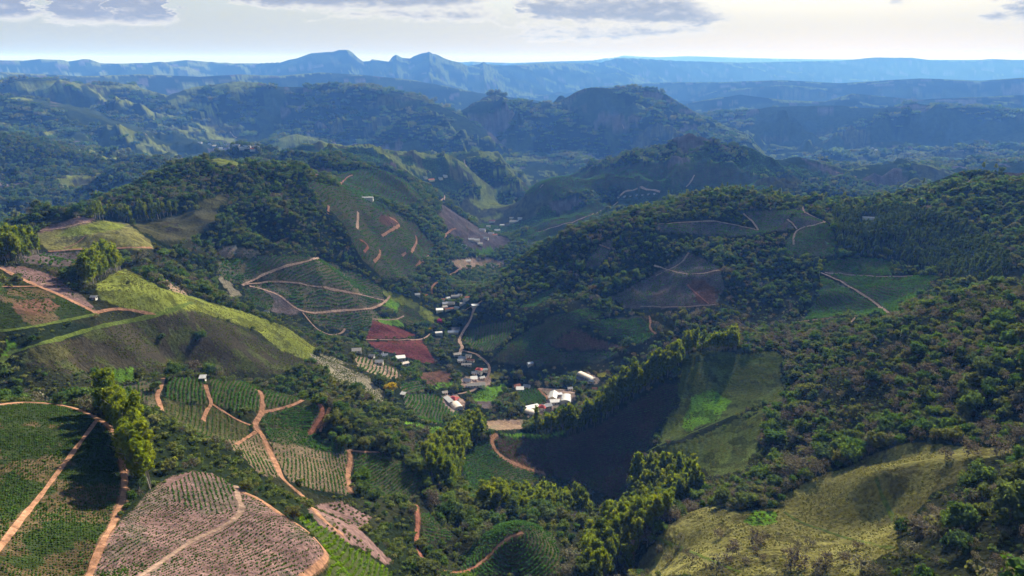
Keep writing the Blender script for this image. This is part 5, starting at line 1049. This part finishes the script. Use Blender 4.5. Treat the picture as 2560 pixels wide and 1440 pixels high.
def building(px, py, w, d, h, rot, roof, rc, label, name='farmhouse', rise=None, wall='wall', cat='house', detail=True, group=None, base=2.5):
    x, y, z = hit(px, py); k_ = .84 if math.hypot(x, y) < 1300 else 1.0; w *= k_; d *= k_; h *= .92; rise = rise if rise is not None else (min(w, d) * .28)
    e = bpy.data.objects.new(name, None); COL.objects.link(e); e.location = (x, y, z); e.rotation_euler = (0, 0, R(rot)); tag(e, label, cat, group)
    parts = [box_geo(-w / 2, w / 2, -d / 2, d / 2, -base, h - .02)]
    if roof == 'gable':
        for s in (-1, 1):
            xx = s * w / 2 * .998; parts.append((np.array([(xx, -d / 2, h - .05), (xx, d / 2, h - .05), (xx, 0, h + rise * .86)]), [(0, 1, 2) if s > 0 else (2, 1, 0)]))
    if roof == 'barrel':
        for s in (-1, 1):
            xx = s * w / 2 * .998; n = 8; q = [(xx, -d / 2 * .97 * math.cos(math.pi * k / n), h - .05 + rise * .93 * math.sin(math.pi * k / n)) for k in range(n + 1)]; parts.append((np.array(q), [tuple(range(n + 1))[::s]]))
    def part(nm, geo, mat, par=e): 
        m = mesh_py(nm, geo, MB[mat]); o = bpy.data.objects.new(nm, m); COL.objects.link(o); o.parent = par; return o
    wl = part('wall', join_geo(parts), wall)
    part('roof', roof_geo(roof, w, d, h, rise), rc)
    if detail:
        for sx in (-1, 1):                               # long sides
            ys = sx * d / 2; n = max(2, int(w / 3.2))
            for k in range(n):
                cx = -w / 2 + (k + .5) * w / n
                if sx < 0 and k == n // 2: part('door', box_geo(cx - .5, cx + .5, ys - .05, ys + .05, 0, min(2.1, h * .8)), 'wood'); continue
                z1 = h * .38; fr = part('window', box_geo(cx - .65, cx + .65, ys - .06, ys + .06, z1, z1 + h * .34), 'wood'); part('pane', box_geo(cx - .55, cx + .55, ys - .09, ys + .09, z1 + .1, z1 + h * .34 - .1), 'glass', fr)
        for sx in (-1, 1):
            xs = sx * w / 2; z1 = h * .38; fr = part('window', box_geo(xs - .06, xs + .06, -.7, .7, z1, z1 + h * .34), 'wood'); part('pane', box_geo(xs - .09, xs + .09, -.6, .6, z1 + .1, z1 + h * .34 - .1), 'glass', fr)
    return e
for q in BL: building(*q[:9], name=q[9], cat=q[10], detail=math.hypot(*hit(q[0], q[1])[:2]) < 800)
FARH = [(524, 362), (536, 366), (548, 360), (560, 368), (575, 371), (590, 366), (604, 373), (618, 370), (632, 376), (552, 372), (500, 358), (640, 370), (1062, 446), (1078, 452), (1100, 448), (1112, 442), (2180, 372), (2190, 376), (1230, 555), (1206, 578)]
for k, (px, py) in enumerate(FARH):
    building(px, py, RNG.uniform(14, 22), 11, 5, RNG.uniform(-40, 40), 'gable', ['white', 'cream', 'white', 'rust', 'grey'][k % 5], 'tiny pale house among the far blue valley farms', 'far_house', cat='house', detail=False, group='houses of the far valley farms')
# nursery beds on the far terrace
for k in range(7):
    building(1548 + k * 15, 492 - k * 1.5, 26, 3.2, 1.4, 62, 'barrel', 'grey' if k % 2 else 'dark', 'low covered seedling bed in the row on the far terrace', 'nursery_bed', rise=.8, cat='nursery bed', detail=False, group='nursery beds on the far terrace')
